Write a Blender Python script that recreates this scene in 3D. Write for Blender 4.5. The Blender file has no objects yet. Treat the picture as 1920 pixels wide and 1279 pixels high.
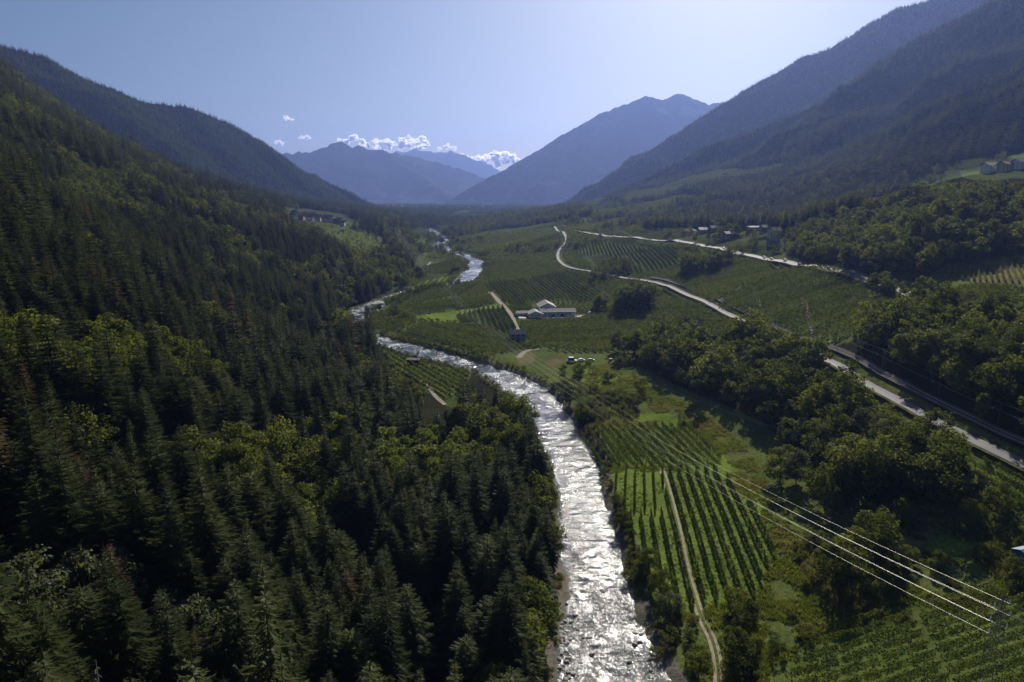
import bpy, math, random, time
import numpy as np
T0 = time.time()
SC = bpy.context.scene
COL = SC.collection
rng = np.random.default_rng(7)
random.seed(7)

# ------------------------------------------------------------------ camera, world, sun, exposure
ZC = 105.0
PITCH = math.radians(12.55)
FPX = 1280.0                      # focal length in pixels of the 1920 px wide photograph
cam_d = bpy.data.cameras.new("camera")
cam_d.sensor_width = 36.0
cam_d.lens = 36.0 * FPX / 1920.0
cam_d.clip_start = 0.5
cam_d.clip_end = 60000.0
cam = bpy.data.objects.new("camera", cam_d)
COL.objects.link(cam)
cam.location = (0, 0, ZC)
cam.rotation_euler = (math.pi / 2 - PITCH, 0, 0)
SC.camera = cam

SUN_EL, SUN_AZ = math.radians(31), math.radians(17)    # azimuth measured from +Y towards +X
world = bpy.data.worlds.new("World")
SC.world = world
world.use_nodes = True
wn = world.node_tree.nodes
bg = wn["Background"]
sky = wn.new("ShaderNodeTexSky")
sky.sky_type = 'NISHITA'
sky.sun_disc = False
sky.sun_elevation = SUN_EL
sky.sun_rotation = SUN_AZ
sky.altitude = 700
sky.air_density = 1.0
sky.dust_density = 2.6
sky.ozone_density = 9.0
tint = wn.new("ShaderNodeMix")
tint.data_type = 'RGBA'
tint.blend_type = 'MULTIPLY'
tint.inputs[0].default_value = 1.0
tint.inputs[7].default_value = (1.13, 0.99, 0.80, 1)
world.node_tree.links.new(sky.outputs[0], tint.inputs[6])
world.node_tree.links.new(tint.outputs[2], bg.inputs[0])
bg.inputs[1].default_value = 0.051
sun_d = bpy.data.lights.new("sun", 'SUN')
sun_d.energy = 5.0
sun_d.angle = math.radians(0.53)
sun_d.color = (1.0, 0.93, 0.82)
sun = bpy.data.objects.new("sun", sun_d)
COL.objects.link(sun)
sun.rotation_euler = (math.pi / 2 - SUN_EL, 0, math.pi - SUN_AZ)
SC.view_settings.view_transform = 'Standard'
SC.view_settings.look = 'None'
SC.view_settings.exposure = 0.48
SC.view_settings.gamma = 1.0
try:
    SC.cycles.use_denoising = True
    SC.cycles.max_bounces = 5
    SC.cycles.diffuse_bounces = 2
    SC.cycles.glossy_bounces = 2
    SC.cycles.transmission_bounces = 4
    SC.cycles.volume_bounces = 0
    SC.cycles.transparent_max_bounces = 16
    SC.cycles.use_adaptive_sampling = False
    SC.cycles.sample_clamp_indirect = 4.0
    SC.cycles.caustics_reflective = False
    SC.cycles.caustics_refractive = False
except Exception:
    pass

# ------------------------------------------------------------------ pixel <-> world geometry
CP, SP = math.cos(PITCH), math.sin(PITCH)


def ray(px, py):
    u = (px - 960.0) / FPX
    v = (640.0 - py) / FPX
    return np.array([u, CP + v * SP, -SP + v * CP])


def at_t(px, py, t):
    return ray(px, py) * t + np.array([0, 0, ZC])


def at_z(px, py, z):
    d = ray(px, py)
    return d * ((z - ZC) / d[2]) + np.array([0, 0, ZC])


def at_y(px, py, Y):
    d = ray(px, py)
    return d * (Y / d[1]) + np.array([0, 0, ZC])


def project(P):
    P = np.asarray(P, float)
    x, y, z = P[..., 0], P[..., 1], P[..., 2] - ZC
    f = y * CP - z * SP
    up = y * SP + z * CP
    f = np.where(f > 1, f, 1)
    return 960 + FPX * x / f, 640 - FPX * up / f, f


# ------------------------------------------------------------------ noise
_perm = np.random.default_rng(3).random((256, 256))


def vnoise(x, y):
    xi = np.floor(x).astype(int)
    yi = np.floor(y).astype(int)
    fx, fy = x - xi, y - yi
    fx = fx * fx * fx * (fx * (fx * 6 - 15) + 10)
    fy = fy * fy * fy * (fy * (fy * 6 - 15) + 10)
    a = _perm[xi & 255, yi & 255]
    b = _perm[(xi + 1) & 255, yi & 255]
    c = _perm[xi & 255, (yi + 1) & 255]
    d = _perm[(xi + 1) & 255, (yi + 1) & 255]
    return (a * (1 - fx) + b * fx) * (1 - fy) + (c * (1 - fx) + d * fx) * fy


def fbm(x, y, o=4):
    s, a, n = 0.0, 0.5, 0.0
    for k in range(o):
        s = s + a * (vnoise(x * 2 ** k + 17.3 * k, y * 2 ** k - 9.1 * k) * 2 - 1)
        n += a
        a *= 0.5
    return s / n


def ridged(x, y, o=4):
    s, a, n = 0.0, 0.5, 0.0
    for k in range(o):
        s = s + a * (1 - np.abs(vnoise(x * 2 ** k + 5.7 * k, y * 2 ** k + 3.1 * k) * 2 - 1) * 2)
        n += a
        a *= 0.5
    return s / n


def sstep(a, b, x):
    t = np.clip((x - a) / (b - a), 0, 1)
    return t * t * (3 - 2 * t)


# ------------------------------------------------------------------ terrain: low country from control points
def floor_z(Y):
    return 0.006 * np.maximum(Y - 130, 0)


RIVER_PX = [(1190, 1420), (1150, 1279), (1133, 1200), (1120, 1100), (1102, 1000), (1088, 930), (1062, 850), (1036, 800),
            (1003, 750), (960, 715), (900, 690), (820, 668), (750, 650), (700, 637), (664, 622), (655, 606), (680, 586),
            (722, 562), (757, 550), (800, 541), (835, 537), (866, 528), (884, 512), (896, 498), (886, 486), (860, 475),
            (835, 465), (822, 458), (838, 447), (815, 436), (795, 425), (770, 414), (790, 404), (800, 397)]
_rv = []
for (a, b) in RIVER_PX:
    p = at_z(a, b, 0.0)
    for _ in range(4):
        p = at_z(a, b, float(floor_z(p[1])))
    _rv.append(p)
_rv = np.array([np.array([31, 30, 0]), np.array([28, 70, 0])] + [p for p in _rv[0:]])


def smooth_poly(P, n_per=8):
    P = np.asarray(P, float)
    out = []
    Q = np.vstack([2 * P[0] - P[1], P, 2 * P[-1] - P[-2]])
    for i in range(1, len(Q) - 2):
        p0, p1, p2, p3 = Q[i - 1], Q[i], Q[i + 1], Q[i + 2]
        for k in range(n_per):
            t = k / n_per
            out.append(0.5 * ((2 * p1) + (-p0 + p2) * t + (2 * p0 - 5 * p1 + 4 * p2 - p3) * t * t + (-p0 + 3 * p1 - 3 * p2 + p3) * t ** 3))
    out.append(P[-1])
    return np.array(out)


RIVER = smooth_poly(_rv, 8)


def resample(P, step):
    d = np.linalg.norm(np.diff(P[:, :2], axis=0), axis=1)
    s = np.concatenate([[0], np.cumsum(d)])
    n = max(2, int(s[-1] / step) + 1)
    q = np.linspace(0, s[-1], n)
    return np.stack([np.interp(q, s, P[:, k]) for k in range(P.shape[1])], 1)


def dist_poly(X, Y, P):
    best = np.full(X.shape, 1e9)
    for i in range(len(P) - 1):
        ax, ay = P[i, 0], P[i, 1]
        bx, by = P[i + 1, 0] - ax, P[i + 1, 1] - ay
        L = bx * bx + by * by + 1e-9
        t = np.clip(((X - ax) * bx + (Y - ay) * by) / L, 0, 1)
        d = (X - ax - t * bx) ** 2 + (Y - ay - t * by) ** 2
        best = np.minimum(best, d)
    return np.sqrt(best)


CPTS = []


def cw(x, y, z):
    CPTS.append((x, y, z))


def ct(px, py, t):
    CPTS.append(tuple(at_t(px, py, t)))


def cz(px, py, z):
    CPTS.append(tuple(at_z(px, py, z)))


# near left slope: a plane that climbs away from the left bank
def left_z(d):
    e = d - 49
    return 1.5 + 0.65 * 12 * np.log1p(np.exp(np.clip(e / 12, -30, 30))) + 0.0003 * np.maximum(e - 50, 0) ** 2


for Yc in (-20, 40, 100, 180, 280, 390):
    for d in (12, 40, 62, 90, 140, 210, 300, 420):
        x = -(d - 76.3 + 0.358 * Yc) / 0.934
        cw(x, Yc, float(left_z(d)))
for x, y, z in ((-136, 551, 4), (-190, 545, 22), (-260, 540, 55), (-360, 540, 105), (-500, 560, 180), (-700, 560, 300),
                (-119, 690, 5), (-160, 700, 12), (-205, 700, 28), (-300, 700, 66), (-420, 700, 130), (-520, 700, 190), (-700, 760, 290),
                (-128, 850, 7), (-175, 860, 18), (-240, 880, 40), (-320, 900, 58), (-430, 900, 100), (-560, 920, 165), (-760, 960, 275),
                (-150, 1100, 9), (-200, 1090, 20), (-250, 1090, 42), (-332, 1165, 57), (-443, 1071, 86), (-568, 1138, 141), (-719, 1200, 203), (-900, 1278, 318), (-1150, 1350, 430),
                (-180, 1500, 13), (-250, 1400, 22), (-350, 1500, 40), (-600, 1500, 92), (-750, 1500, 130), (-900, 1600, 190), (-1200, 1700, 300),
                (-260, 2000, 22), (-500, 2000, 60), (-900, 2000, 120), (-1500, 2000, 300)):
    cw(x, y, z)
# valley floor
for x, y in ((20, -20), (60, 40), (25, 100), (70, 130), (40, 190), (75, 185), (20, 260), (60, 270), (95, 270), (-10, 330), (60, 350), (-60, 330), (-95, 400),
             (-40, 420), (20, 420), (80, 440), (-90, 520), (-30, 520), (30, 520), (85, 520), (-80, 640), (0, 640), (70, 640),
             (-60, 800), (20, 800), (-100, 980), (0, 960), (-110, 1250), (-20, 1200), (-140, 1700), (0, 1600), (-200, 2200), (-50, 2300), (-300, 3000), (-100, 3000), (80, 3000)):
    cw(x, y, float(floor_z(y)) + 2.2)
# right side
for x, y, z in ((84, 103, 8), (102, 121, 10), (134, 167, 15), (110, 190, 9), (125, 60, 12), (180, 60, 28), (120, 250, 9), (95, 330, 7), (118, 340, 12),
                (152, 191, 25), (150, 247, 25), (153, 335, 25), (147, 419, 22), (134, 634, 20), (100, 520, 9), (110, 600, 12), (96, 460, 7.5),
                (160, 247, 27), (172, 269, 34), (195, 260, 44), (165, 150, 29), (200, 150, 45), (215, 290, 48), (185, 330, 40), (229, 381, 46), (190, 440, 36),
                (222, 500, 46), (175, 520, 33), (216, 632, 45), (170, 640, 30), (209, 786, 45), (150, 800, 27), (86, 1120, 38), (60, 960, 14), (90, 800, 17), (150, 950, 36), (110, 1000, 28),
                (236, 300, 54), (260, 340, 58), (292, 415, 58), (330, 380, 68), (270, 450, 60), (300, 350, 66), (400, 450, 84), (420, 300, 100), (600, 300, 180), (300, 200, 75), (500, 150, 150),
                (350, 520, 76), (300, 610, 70), (270, 540, 58), (302, 800, 60), (255, 700, 52), (370, 617, 98), (440, 640, 112), (503, 722, 126), (560, 720, 136), (640, 620, 165), (620, 800, 146), (800, 700, 210),
                (480, 560, 110), (900, 900, 240), (1200, 900, 360), (700, 1000, 150), (440, 1000, 66), (540, 880, 110), (593, 1120, 148), (800, 1200, 200),
                (395, 1100, 52), (330, 1000, 54), (294, 1300, 59), (240, 1000, 48), (210, 1200, 48), (304, 1700, 74), (610, 2000, 158), (480, 1850, 112), (470, 1400, 90), (700, 1500, 170),
                (240, 2200, 62), (150, 1500, 44), (59, 1900, 30), (120, 1800, 48), (0, 1750, 17), (200, 1800, 60), (150, 2400, 30), (300, 2600, 60), (600, 2600, 160), (1000, 2000, 300), (1500, 1600, 450)):
    cw(x, y, z)
CPTS = np.array(CPTS)


def _cc(X, Y):
    return np.stack([X / (Y + 170) * 4.0, np.log(Y + 170) * 4.0], -1)


_cp = _cc(CPTS[:, 0], CPTS[:, 1])
_n = len(_cp)
_D = np.sqrt(((_cp[:, None] - _cp[None]) ** 2).sum(-1) + 0.15 ** 2)
_A = np.zeros((_n + 3, _n + 3))
_A[:_n, :_n] = -_D + np.eye(_n) * 0.03
_A[:_n, _n] = 1
_A[:_n, _n + 1:] = _cp
_A[_n:, :_n] = _A[:_n, _n:].T
_w = np.linalg.solve(_A, np.concatenate([CPTS[:, 2], np.zeros(3)]))


def low_z(X, Y):
    sh = X.shape
    q = _cc(X.ravel(), np.maximum(Y.ravel(), -60))
    out = np.empty(len(q))
    for s in range(0, len(q), 40000):
        c = q[s:s + 40000]
        d = np.sqrt(((c[:, None, 0] - _cp[None, :, 0]) ** 2 + (c[:, None, 1] - _cp[None, :, 1]) ** 2) + 0.15 ** 2)
        out[s:s + 40000] = -d @ _w[:_n] + _w[_n] + c @ _w[_n + 1:]
    return out.reshape(sh)


# mountains: ridge lines (pixel of the skyline, distance) from which slopes fall away
RIDGES = [
    # (points (px, py, Y), slope, gully size, gully amplitude, tree height on top)
    ([(-420, -60, 2000), (-200, 5, 2150), (0, 84, 2300), (80, 106, 2380), (140, 142, 2450), (200, 162, 2520), (270, 192, 2600), (350, 202, 2700),
      (420, 227, 2800), (480, 267, 2880), (515, 300, 2920), (540, 321, 2950), (585, 334, 2980), (640, 353, 3000), (688, 388, 3030), (730, 402, 3100)], 0.62, 400, 62),
    ([(1100, 362, 3200), (1170, 316, 3250), (1300, 230, 3300), (1400, 168, 3350), (1500, 110, 3350), (1560, 88, 3330), (1640, 40, 3300), (1690, 13, 3280),
      (1740, 2, 3250), (1900, -60, 3200), (2300, -200, 3000)], 0.66, 430, 85),
    ([(1235, 320, 2350), (1330, 275, 2300), (1420, 240, 2250), (1500, 210, 2200), (1640, 136, 2100), (1740, 66, 2050), (1860, 6, 1950), (2000, -70, 1900), (2300, -220, 1850)], 0.64, 300, 70),
    ([(1540, 318, 1420), (1640, 260, 1380), (1750, 198, 1320), (1920, 128, 1260), (2100, 40, 1200), (2400, -80, 1200)], 0.62, 220, 42),
    ([(1462, 462, 690), (1530, 437, 690), (1600, 408, 670), (1680, 385, 650), (1745, 367, 640), (1800, 352, 660)], 0.78, 70, 9),
    ([(1705, 470, 470), (1760, 434, 490), (1820, 402, 520), (1900, 364, 550), (2000, 342, 580), (2200, 320, 600)], 0.78, 70, 9),
    ([(832, 390, 6000), (900, 341, 6300), (980, 301, 6600), (1050, 256, 6900), (1130, 211, 7200), (1185, 192, 7350), (1210, 179, 7400), (1240, 188, 7500), (1270, 174, 7500),
      (1300, 184, 7600), (1330, 196, 7700), (1360, 190, 8000), (1500, 215, 8300), (1800, 260, 8500)], 0.60, 800, 120),
    ([(400, 300, 8400), (520, 290, 8600), (580, 286, 8800), (612, 277, 8800), (637, 265, 8800), (660, 278, 8800), (674, 272, 8800), (690, 278, 8800), (722, 286, 8800), (800, 299, 8900),
      (870, 320, 9000), (935, 338, 9200), (1000, 362, 9400)], 0.52, 1000, 110),
    ([(722, 290, 8800), (790, 330, 8000), (830, 360, 7400), (860, 384, 7000)], 0.48, 700, 50),
    ([(700, 290, 13600), (745, 284, 13600), (768, 279, 13600), (800, 283, 13700), (822, 288, 13700), (848, 284, 13700), (872, 290, 13700), (888, 301, 13700), (905, 305, 13700), (945, 320, 13800),
      (1010, 335, 14000), (1100, 350, 14000)], 0.55, 1000, 120),
]
_ridges = []
for pts, sl, gs, ga in RIDGES:
    P = np.array([at_y(a, b, Y) for a, b, Y in pts])
    _ridges.append((P, sl, gs, ga))


def tents(X, Y):
    out = np.full(X.shape, -500.0)
    for (P, sl, gs, ga) in _ridges:
        best = np.full(X.shape, -1e9)
        bd = np.full(X.shape, 1e9)
        for i in range(len(P) - 1):
            ax, ay, az = P[i]
            bx, by, bz = P[i + 1] - P[i]
            L = bx * bx + by * by + 1e-9
            t = np.clip(((X - ax) * bx + (Y - ay) * by) / L, 0, 1)
            d = np.sqrt((X - ax - t * bx) ** 2 + (Y - ay - t * by) ** 2)
            h = az + t * bz - sl * d
            m = h > best
            best = np.where(m, h, best)
            bd = np.where(m, d, bd)
        g = ridged(X / gs + 0.35 * fbm(X / gs, Y / gs, 2), Y / gs, 4) - 0.45
        far = P[:, 1].mean()
        best = best + ga * g * sstep(0.0, gs * 0.9, bd) + ga * 0.10 * fbm(X / (gs * 0.12), Y / (gs * 0.12), 3)
        # far peaks get jagged crests
        if far > 8400:
            best = best + 45 * ridged(X / 260.0, Y / 260.0, 3) * (1 - sstep(0, 600, bd)) - 12
        out = np.maximum(out, best)
    return out


def height(X, Y):
    X = np.asarray(X, float)
    Y = np.asarray(Y, float)
    far = floor_z(np.minimum(Y, 2500)) + 5 - 0.0105 * np.clip(Y - 2600, 0, 6000) + 5 * fbm(X / 300, Y / 300, 3)
    z = np.where(Y < 3300, low_z(X, np.minimum(Y, 3300)), 0.0)
    z = z + (far - z) * sstep(2300, 3100, Y)
    slopeamp = np.clip((z - floor_z(Y) - 6) / 40.0, 0, 1)
    z = z + slopeamp * (5.0 * fbm(X / 70, Y / 70, 3) + np.minimum(Y / 1000, 1.5) * 5 * fbm(X / 190 + 5, Y / 190, 2)) + 0.35 * fbm(X / 14, Y / 14, 2)
    tm = Y > 380
    tz = np.where(tm, tents(X, Y), -500) if np.any(tm) else np.full(X.shape, -500.0)
    k = 14.0
    m = np.maximum(z, tz)
    z = m + k * np.log(np.exp((z - m) / k) + np.exp((tz - m) / k))
    # river bed
    return z


# grid in (u, w): u = X / (Y + 60), w = log(Y + 60)
NU, NW = 1050, 900
U = np.linspace(-1.08, 1.16, NU)
YMIN, YMAX = 5.0, 15200.0
W = np.linspace(math.log(YMIN + 60), math.log(YMAX + 60), NW)
YY = np.exp(W) - 60
GX = U[None, :] * (YY[:, None] + 60)
GY = np.repeat(YY[:, None], NU, 1)
GZ = height(GX, GY)
RIV_C = resample(RIVER[:, :2], 6.0)


def river_half(Y):
    return (10.3 + 1.6 * np.sin(Y / 37.0) + 1.1 * np.sin(Y / 13.0)) * (1 + 0.12 * sstep(480, 560, Y) - 0.35 * sstep(600, 640, Y) + 0.45 * sstep(740, 800, Y) - 0.35 * sstep(900, 1000, Y)) + 3.2 * (1 - sstep(118, 172, Y))


def water_z(Y):
    return floor_z(Y)


_m = (np.abs(GX) < 420) & (GY < 3200)
_d = np.full(GX.shape, 1e9)
_d[_m] = dist_poly(GX[_m], GY[_m], RIV_C)
GD = _d
_hw = river_half(GY) + 2.2 * fbm(GX / 9, GY / 9, 2)
_f = sstep(-4, 3.5, _d - _hw)
GZ = np.where(_d < 60, (water_z(GY) - 1.3) * (1 - _f) + np.maximum(np.where((GY > 440) & (_d - _hw < 14), np.minimum(GZ, water_z(GY) + 0.8), GZ), water_z(GY) + np.where(GY > 440, 0.35, 1.0)) * _f, GZ)
print("terrain", time.time() - T0)


def _samp(A, X, Y):
    X = np.asarray(X, float)
    Y = np.asarray(Y, float)
    yy = np.clip(Y, YMIN, YMAX)
    fi = (np.log(yy + 60) - W[0]) / (W[1] - W[0])
    fj = (X / (yy + 60) - U[0]) / (U[1] - U[0])
    fi = np.clip(fi, 0, NW - 1.001)
    fj = np.clip(fj, 0, NU - 1.001)
    i, j = fi.astype(int), fj.astype(int)
    a, b = fi - i, fj - j
    return A[i, j] * (1 - a) * (1 - b) + A[i + 1, j] * a * (1 - b) + A[i, j + 1] * (1 - a) * b + A[i + 1, j + 1] * a * b


def gz(X, Y):
    return _samp(GZ, X, Y)


_ts = np.exp(np.linspace(math.log(60), math.log(15000), 1500))


def hit(px, py):
    """where the ray through a pixel meets the terrain"""
    d = ray(px, py)
    X, Y, Z = d[0] * _ts, d[1] * _ts, ZC + d[2] * _ts
    g = gz(X, Y) - Z
    k = np.argmax(g > 0)
    if g[k] <= 0:
        k = len(_ts) - 1
    k = max(k, 1)
    f = g[k - 1] / (g[k - 1] - g[k]) if g[k] != g[k - 1] else 0
    f = min(max(f, 0), 1)
    t = _ts[k - 1] + f * (_ts[k] - _ts[k - 1])
    return np.array([d[0] * t, d[1] * t, ZC + d[2] * t])


def hits(L):
    return np.array([hit(a, b) for a, b in L])


def in_poly(X, Y, P):
    X = np.asarray(X)
    Y = np.asarray(Y)
    c = np.zeros(X.shape, bool)
    n = len(P)
    for i in range(n):
        x1, y1 = P[i][0], P[i][1]
        x2, y2 = P[(i + 1) % n][0], P[(i + 1) % n][1]
        if y1 == y2:
            continue
        c ^= ((y1 > Y) != (y2 > Y)) & (X < (x2 - x1) * (Y - y1) / (y2 - y1) + x1)
    return c


# visibility of ground from the camera (running horizon per viewing direction)
VU = np.linspace(-1.0, 1.0, 800)
VY = np.exp(np.linspace(math.log(20), math.log(9000), 900))
_vz = gz(VU[None, :] * VY[:, None], np.repeat(VY[:, None], 800, 1))
VEL = np.maximum.accumulate((_vz - ZC) / VY[:, None], 0)
VEL = np.vstack([VEL[:1], VEL[:-1]])


def visible(X, Y, Z, margin=0.004):
    j = np.clip(((X / Y + 1) / 2 * 799).round().astype(int), 0, 799)
    i = np.clip(np.searchsorted(VY, Y) - 2, 0, 899)
    return (Z - ZC) / Y > VEL[i, j] - margin
# ------------------------------------------------------------------ materials
def mat(name):
    m = bpy.data.materials.new(name)
    m.use_nodes = True
    nt = m.node_tree
    nt.nodes.clear()
    out = nt.nodes.new("ShaderNodeOutputMaterial")
    return m, nt, out


def N(nt, kind, **kw):
    n = nt.nodes.new(kind)
    for k, v in kw.items():
        if k in n.inputs:
            n.inputs[k].default_value = v
        else:
            setattr(n, k, v)
    return n


def ramp(nt, fac, stops):
    r = nt.nodes.new("ShaderNodeValToRGB")
    e = r.color_ramp.elements
    while len(e) < len(stops):
        e.new(0.5)
    for k, (p, c) in enumerate(stops):
        e[k].position = p
        e[k].color = (*c, 1)
    nt.links.new(fac, r.inputs[0])
    return r.outputs[0]


def mixc(nt, fac, a, b, mode='MIX'):
    m = nt.nodes.new("ShaderNodeMix")
    m.data_type = 'RGBA'
    m.blend_type = mode
    for s, v in ((0, fac), (6, a), (7, b)):
        if hasattr(v, 'is_linked'):
            nt.links.new(v, m.inputs[s])
        elif s == 0:
            m.inputs[0].default_value = v
        else:
            m.inputs[s].default_value = (*v, 1)
    return m.outputs[2]


def simple(name, col, rough=0.7, metal=0.0, var=0.15, scale=3.0, spec=0.3):
    m, nt, out = mat(name)
    b = N(nt, "ShaderNodeBsdfPrincipled")
    b.inputs["Roughness"].default_value = rough
    b.inputs["Metallic"].default_value = metal
    b.inputs["Specular IOR Level"].default_value = spec
    tc = N(nt, "ShaderNodeTexCoord")
    n = N(nt, "ShaderNodeTexNoise")
    n.inputs["Scale"].default_value = scale
    n.inputs["Detail"].default_value = 5
    nt.links.new(tc.outputs["Object"], n.inputs["Vector"])
    lo = tuple(c * (1 - var) for c in col)
    hi = tuple(min(1, c * (1 + var)) for c in col)
    nt.links.new(ramp(nt, n.outputs["Fac"], [(0.3, lo), (0.7, hi)]), b.inputs["Base Color"])
    nt.links.new(b.outputs[0], out.inputs[0])
    return m


def leafy(name, dark, mid, light, trans=0.3, nscale=0.35, tint=None, tint_from=0.9):
    """foliage: colour varies per plant and from clump to clump, leaves let light through"""
    m, nt, out = mat(name)
    oi = N(nt, "ShaderNodeObjectInfo")
    geo = N(nt, "ShaderNodeNewGeometry")
    n = N(nt, "ShaderNodeTexNoise")
    n.inputs["Scale"].default_value = nscale
    n.inputs["Detail"].default_value = 3
    nt.links.new(geo.outputs["Position"], n.inputs["Vector"])
    add = N(nt, "ShaderNodeMath", operation='MULTIPLY_ADD')
    nt.links.new(oi.outputs["Random"], add.inputs[0])
    add.inputs[1].default_value = 0.62
    sub = N(nt, "ShaderNodeMath", operation='MULTIPLY_ADD')
    nt.links.new(n.outputs["Fac"], sub.inputs[0])
    sub.inputs[1].default_value = 0.9
    sub.inputs[2].default_value = -0.26
    nt.links.new(sub.outputs[0], add.inputs[2])
    c = ramp(nt, add.outputs[0], [(0.05, dark), (0.5, mid), (0.95, light)])
    if tint:
        g = N(nt, "ShaderNodeMath", operation='MULTIPLY')
        nt.links.new(oi.outputs["Random"], g.inputs[0])
        g.inputs[1].default_value = 37.0
        fr = N(nt, "ShaderNodeMath", operation='FRACT')
        nt.links.new(g.outputs[0], fr.inputs[0])
        gt = N(nt, "ShaderNodeMath", operation='GREATER_THAN')
        nt.links.new(fr.outputs[0], gt.inputs[0])
        gt.inputs[1].default_value = tint_from
        c = mixc(nt, gt.outputs[0], c, tint)
    d = N(nt, "ShaderNodeBsdfDiffuse")
    t = N(nt, "ShaderNodeBsdfTranslucent")
    g = N(nt, "ShaderNodeBsdfGlossy")
    g.inputs["Roughness"].default_value = 0.5
    nt.links.new(c, d.inputs[0])
    tcol = mixc(nt, 1.0, c, (1.35, 1.25, 0.55), 'MULTIPLY')
    nt.links.new(tcol, t.inputs[0])
    g.inputs[0].default_value = (0.5, 0.55, 0.5, 1)
    mx = N(nt, "ShaderNodeMixShader")
    mx.inputs[0].default_value = trans
    nt.links.new(d.outputs[0], mx.inputs[1])
    nt.links.new(t.outputs[0], mx.inputs[2])
    mg = N(nt, "ShaderNodeMixShader")
    mg.inputs[0].default_value = 0.010
    nt.links.new(mx.outputs[0], mg.inputs[1])
    nt.links.new(g.outputs[0], mg.inputs[2])
    nt.links.new(mg.outputs[0], out.inputs[0])
    return m


M = {}
M['spruce'] = leafy('spruce_needles', (0.026, 0.036, 0.012), (0.048, 0.060, 0.020), (0.078, 0.088, 0.028), 0.36, 0.25, (0.085, 0.066, 0.032), 0.955)
M['far_spruce'] = leafy('distant_needles', (0.030, 0.042, 0.015), (0.060, 0.076, 0.026), (0.105, 0.120, 0.040), 0.32, 0.03)
M['leaf'] = leafy('broad_leaves', (0.048, 0.064, 0.013), (0.086, 0.108, 0.021), (0.135, 0.156, 0.034), 0.5, 0.3, (0.125, 0.145, 0.032), 0.86)
M['pale_leaf'] = leafy('pale_leaves', (0.09, 0.12, 0.028), (0.125, 0.16, 0.038), (0.16, 0.19, 0.05), 0.5, 0.4)
M['willow'] = leafy('silver_leaves', (0.075, 0.09, 0.05), (0.11, 0.128, 0.078), (0.15, 0.168, 0.11), 0.42, 0.5)
M['shrub'] = leafy('shrub_leaves', (0.055, 0.074, 0.017), (0.10, 0.122, 0.028), (0.155, 0.165, 0.046), 0.45, 0.35, (0.15, 0.13, 0.055), 0.92)
M['apple'] = leafy('apple_leaves', (0.050, 0.070, 0.016), (0.084, 0.110, 0.024), (0.125, 0.152, 0.036), 0.40, 0.22)
M['vine'] = leafy('vine_leaves', (0.085, 0.105, 0.032), (0.125, 0.14, 0.05), (0.17, 0.175, 0.075), 0.35, 0.3)
M['larch'] = leafy('pine_needles', (0.040, 0.052, 0.018), (0.066, 0.080, 0.028), (0.10, 0.112, 0.038), 0.38, 0.25)
M['rust'] = leafy('rusty_leaves', (0.07, 0.078, 0.020), (0.105, 0.102, 0.030), (0.14, 0.125, 0.04), 0.4, 0.2)
M['dry'] = leafy('dry_grass', (0.09, 0.095, 0.032), (0.135, 0.135, 0.05), (0.19, 0.18, 0.075), 0.45, 0.12)
M['grass'] = leafy('grass_blades', (0.06, 0.088, 0.018), (0.10, 0.13, 0.028), (0.15, 0.165, 0.05), 0.5, 0.12)
M['bark'] = simple('bark', (0.07, 0.052, 0.038), 0.9, var=0.35, scale=6)
M['deadwood'] = simple('weathered_deadwood', (0.22, 0.20, 0.18), 0.9, var=0.3, scale=3)
M['asphalt'] = simple('asphalt', (0.115, 0.112, 0.11), 0.75, var=0.12, scale=0.5, spec=0.2)
M['dirt'] = simple('dirt_track', (0.27, 0.235, 0.175), 0.95, var=0.25, scale=0.6, spec=0.05)
M['verge'] = simple('verge_grass', (0.075, 0.078, 0.036), 0.95, var=0.45, scale=0.35, spec=0.0)
M['ballast'] = simple('rail_ballast', (0.09, 0.08, 0.075), 1.0, var=0.3, scale=4, spec=0.05)
M['concrete'] = simple('concrete', (0.36, 0.35, 0.33), 0.8, var=0.15, scale=1.0)
M['steel'] = simple('galvanised_steel', (0.10, 0.105, 0.10), 0.65, 0.4, 0.15, 2)
M['rail'] = simple('rail_steel', (0.30, 0.27, 0.25), 0.3, 0.9, 0.1, 2)
M['cable'] = simple('aluminium_cable', (0.52, 0.51, 0.47), 0.48, 0.8, 0.05, 1)
M['wire'] = simple('thin_wire', (0.30, 0.31, 0.33), 0.4, 0.8, 0.05, 1)
M['porcelain'] = simple('insulator_glass', (0.85, 0.87, 0.88), 0.2, 0, 0.05, 3, 0.6)
M['white'] = simple('white_render', (0.68, 0.67, 0.66), 0.8, var=0.08, scale=0.8)
M['cream'] = simple('cream_render', (0.52, 0.46, 0.38), 0.85, var=0.12, scale=0.8)
M['stone'] = simple('field_stone', (0.30, 0.28, 0.25), 0.9, var=0.3, scale=2.0)
M['wood'] = simple('dark_timber', (0.06, 0.042, 0.032), 0.8, var=0.3, scale=2)
M['roof'] = simple('grey_roof', (0.20, 0.19, 0.19), 0.75, var=0.2, scale=1.2, spec=0.25)
M['redroof'] = simple('clay_tile_roof', (0.15, 0.075, 0.06), 0.6, var=0.25, scale=1.5)
M['darkroof'] = simple('dark_roof', (0.075, 0.066, 0.068), 0.6, var=0.25, scale=1.5)
M['tinroof'] = simple('bright_tin_roof', (0.55, 0.55, 0.55), 0.38, 0.2, 0.08, 0.6, 0.5)
M['glass'] = simple('window_glass', (0.02, 0.024, 0.03), 0.08, 0, 0.2, 1, 0.8)
M['carwhite'] = simple('white_car_paint', (0.75, 0.75, 0.74), 0.25, 0, 0.03, 1, 0.6)
M['cargrey'] = simple('grey_car_paint', (0.22, 0.23, 0.25), 0.25, 0.2, 0.03, 1, 0.6)
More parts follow.
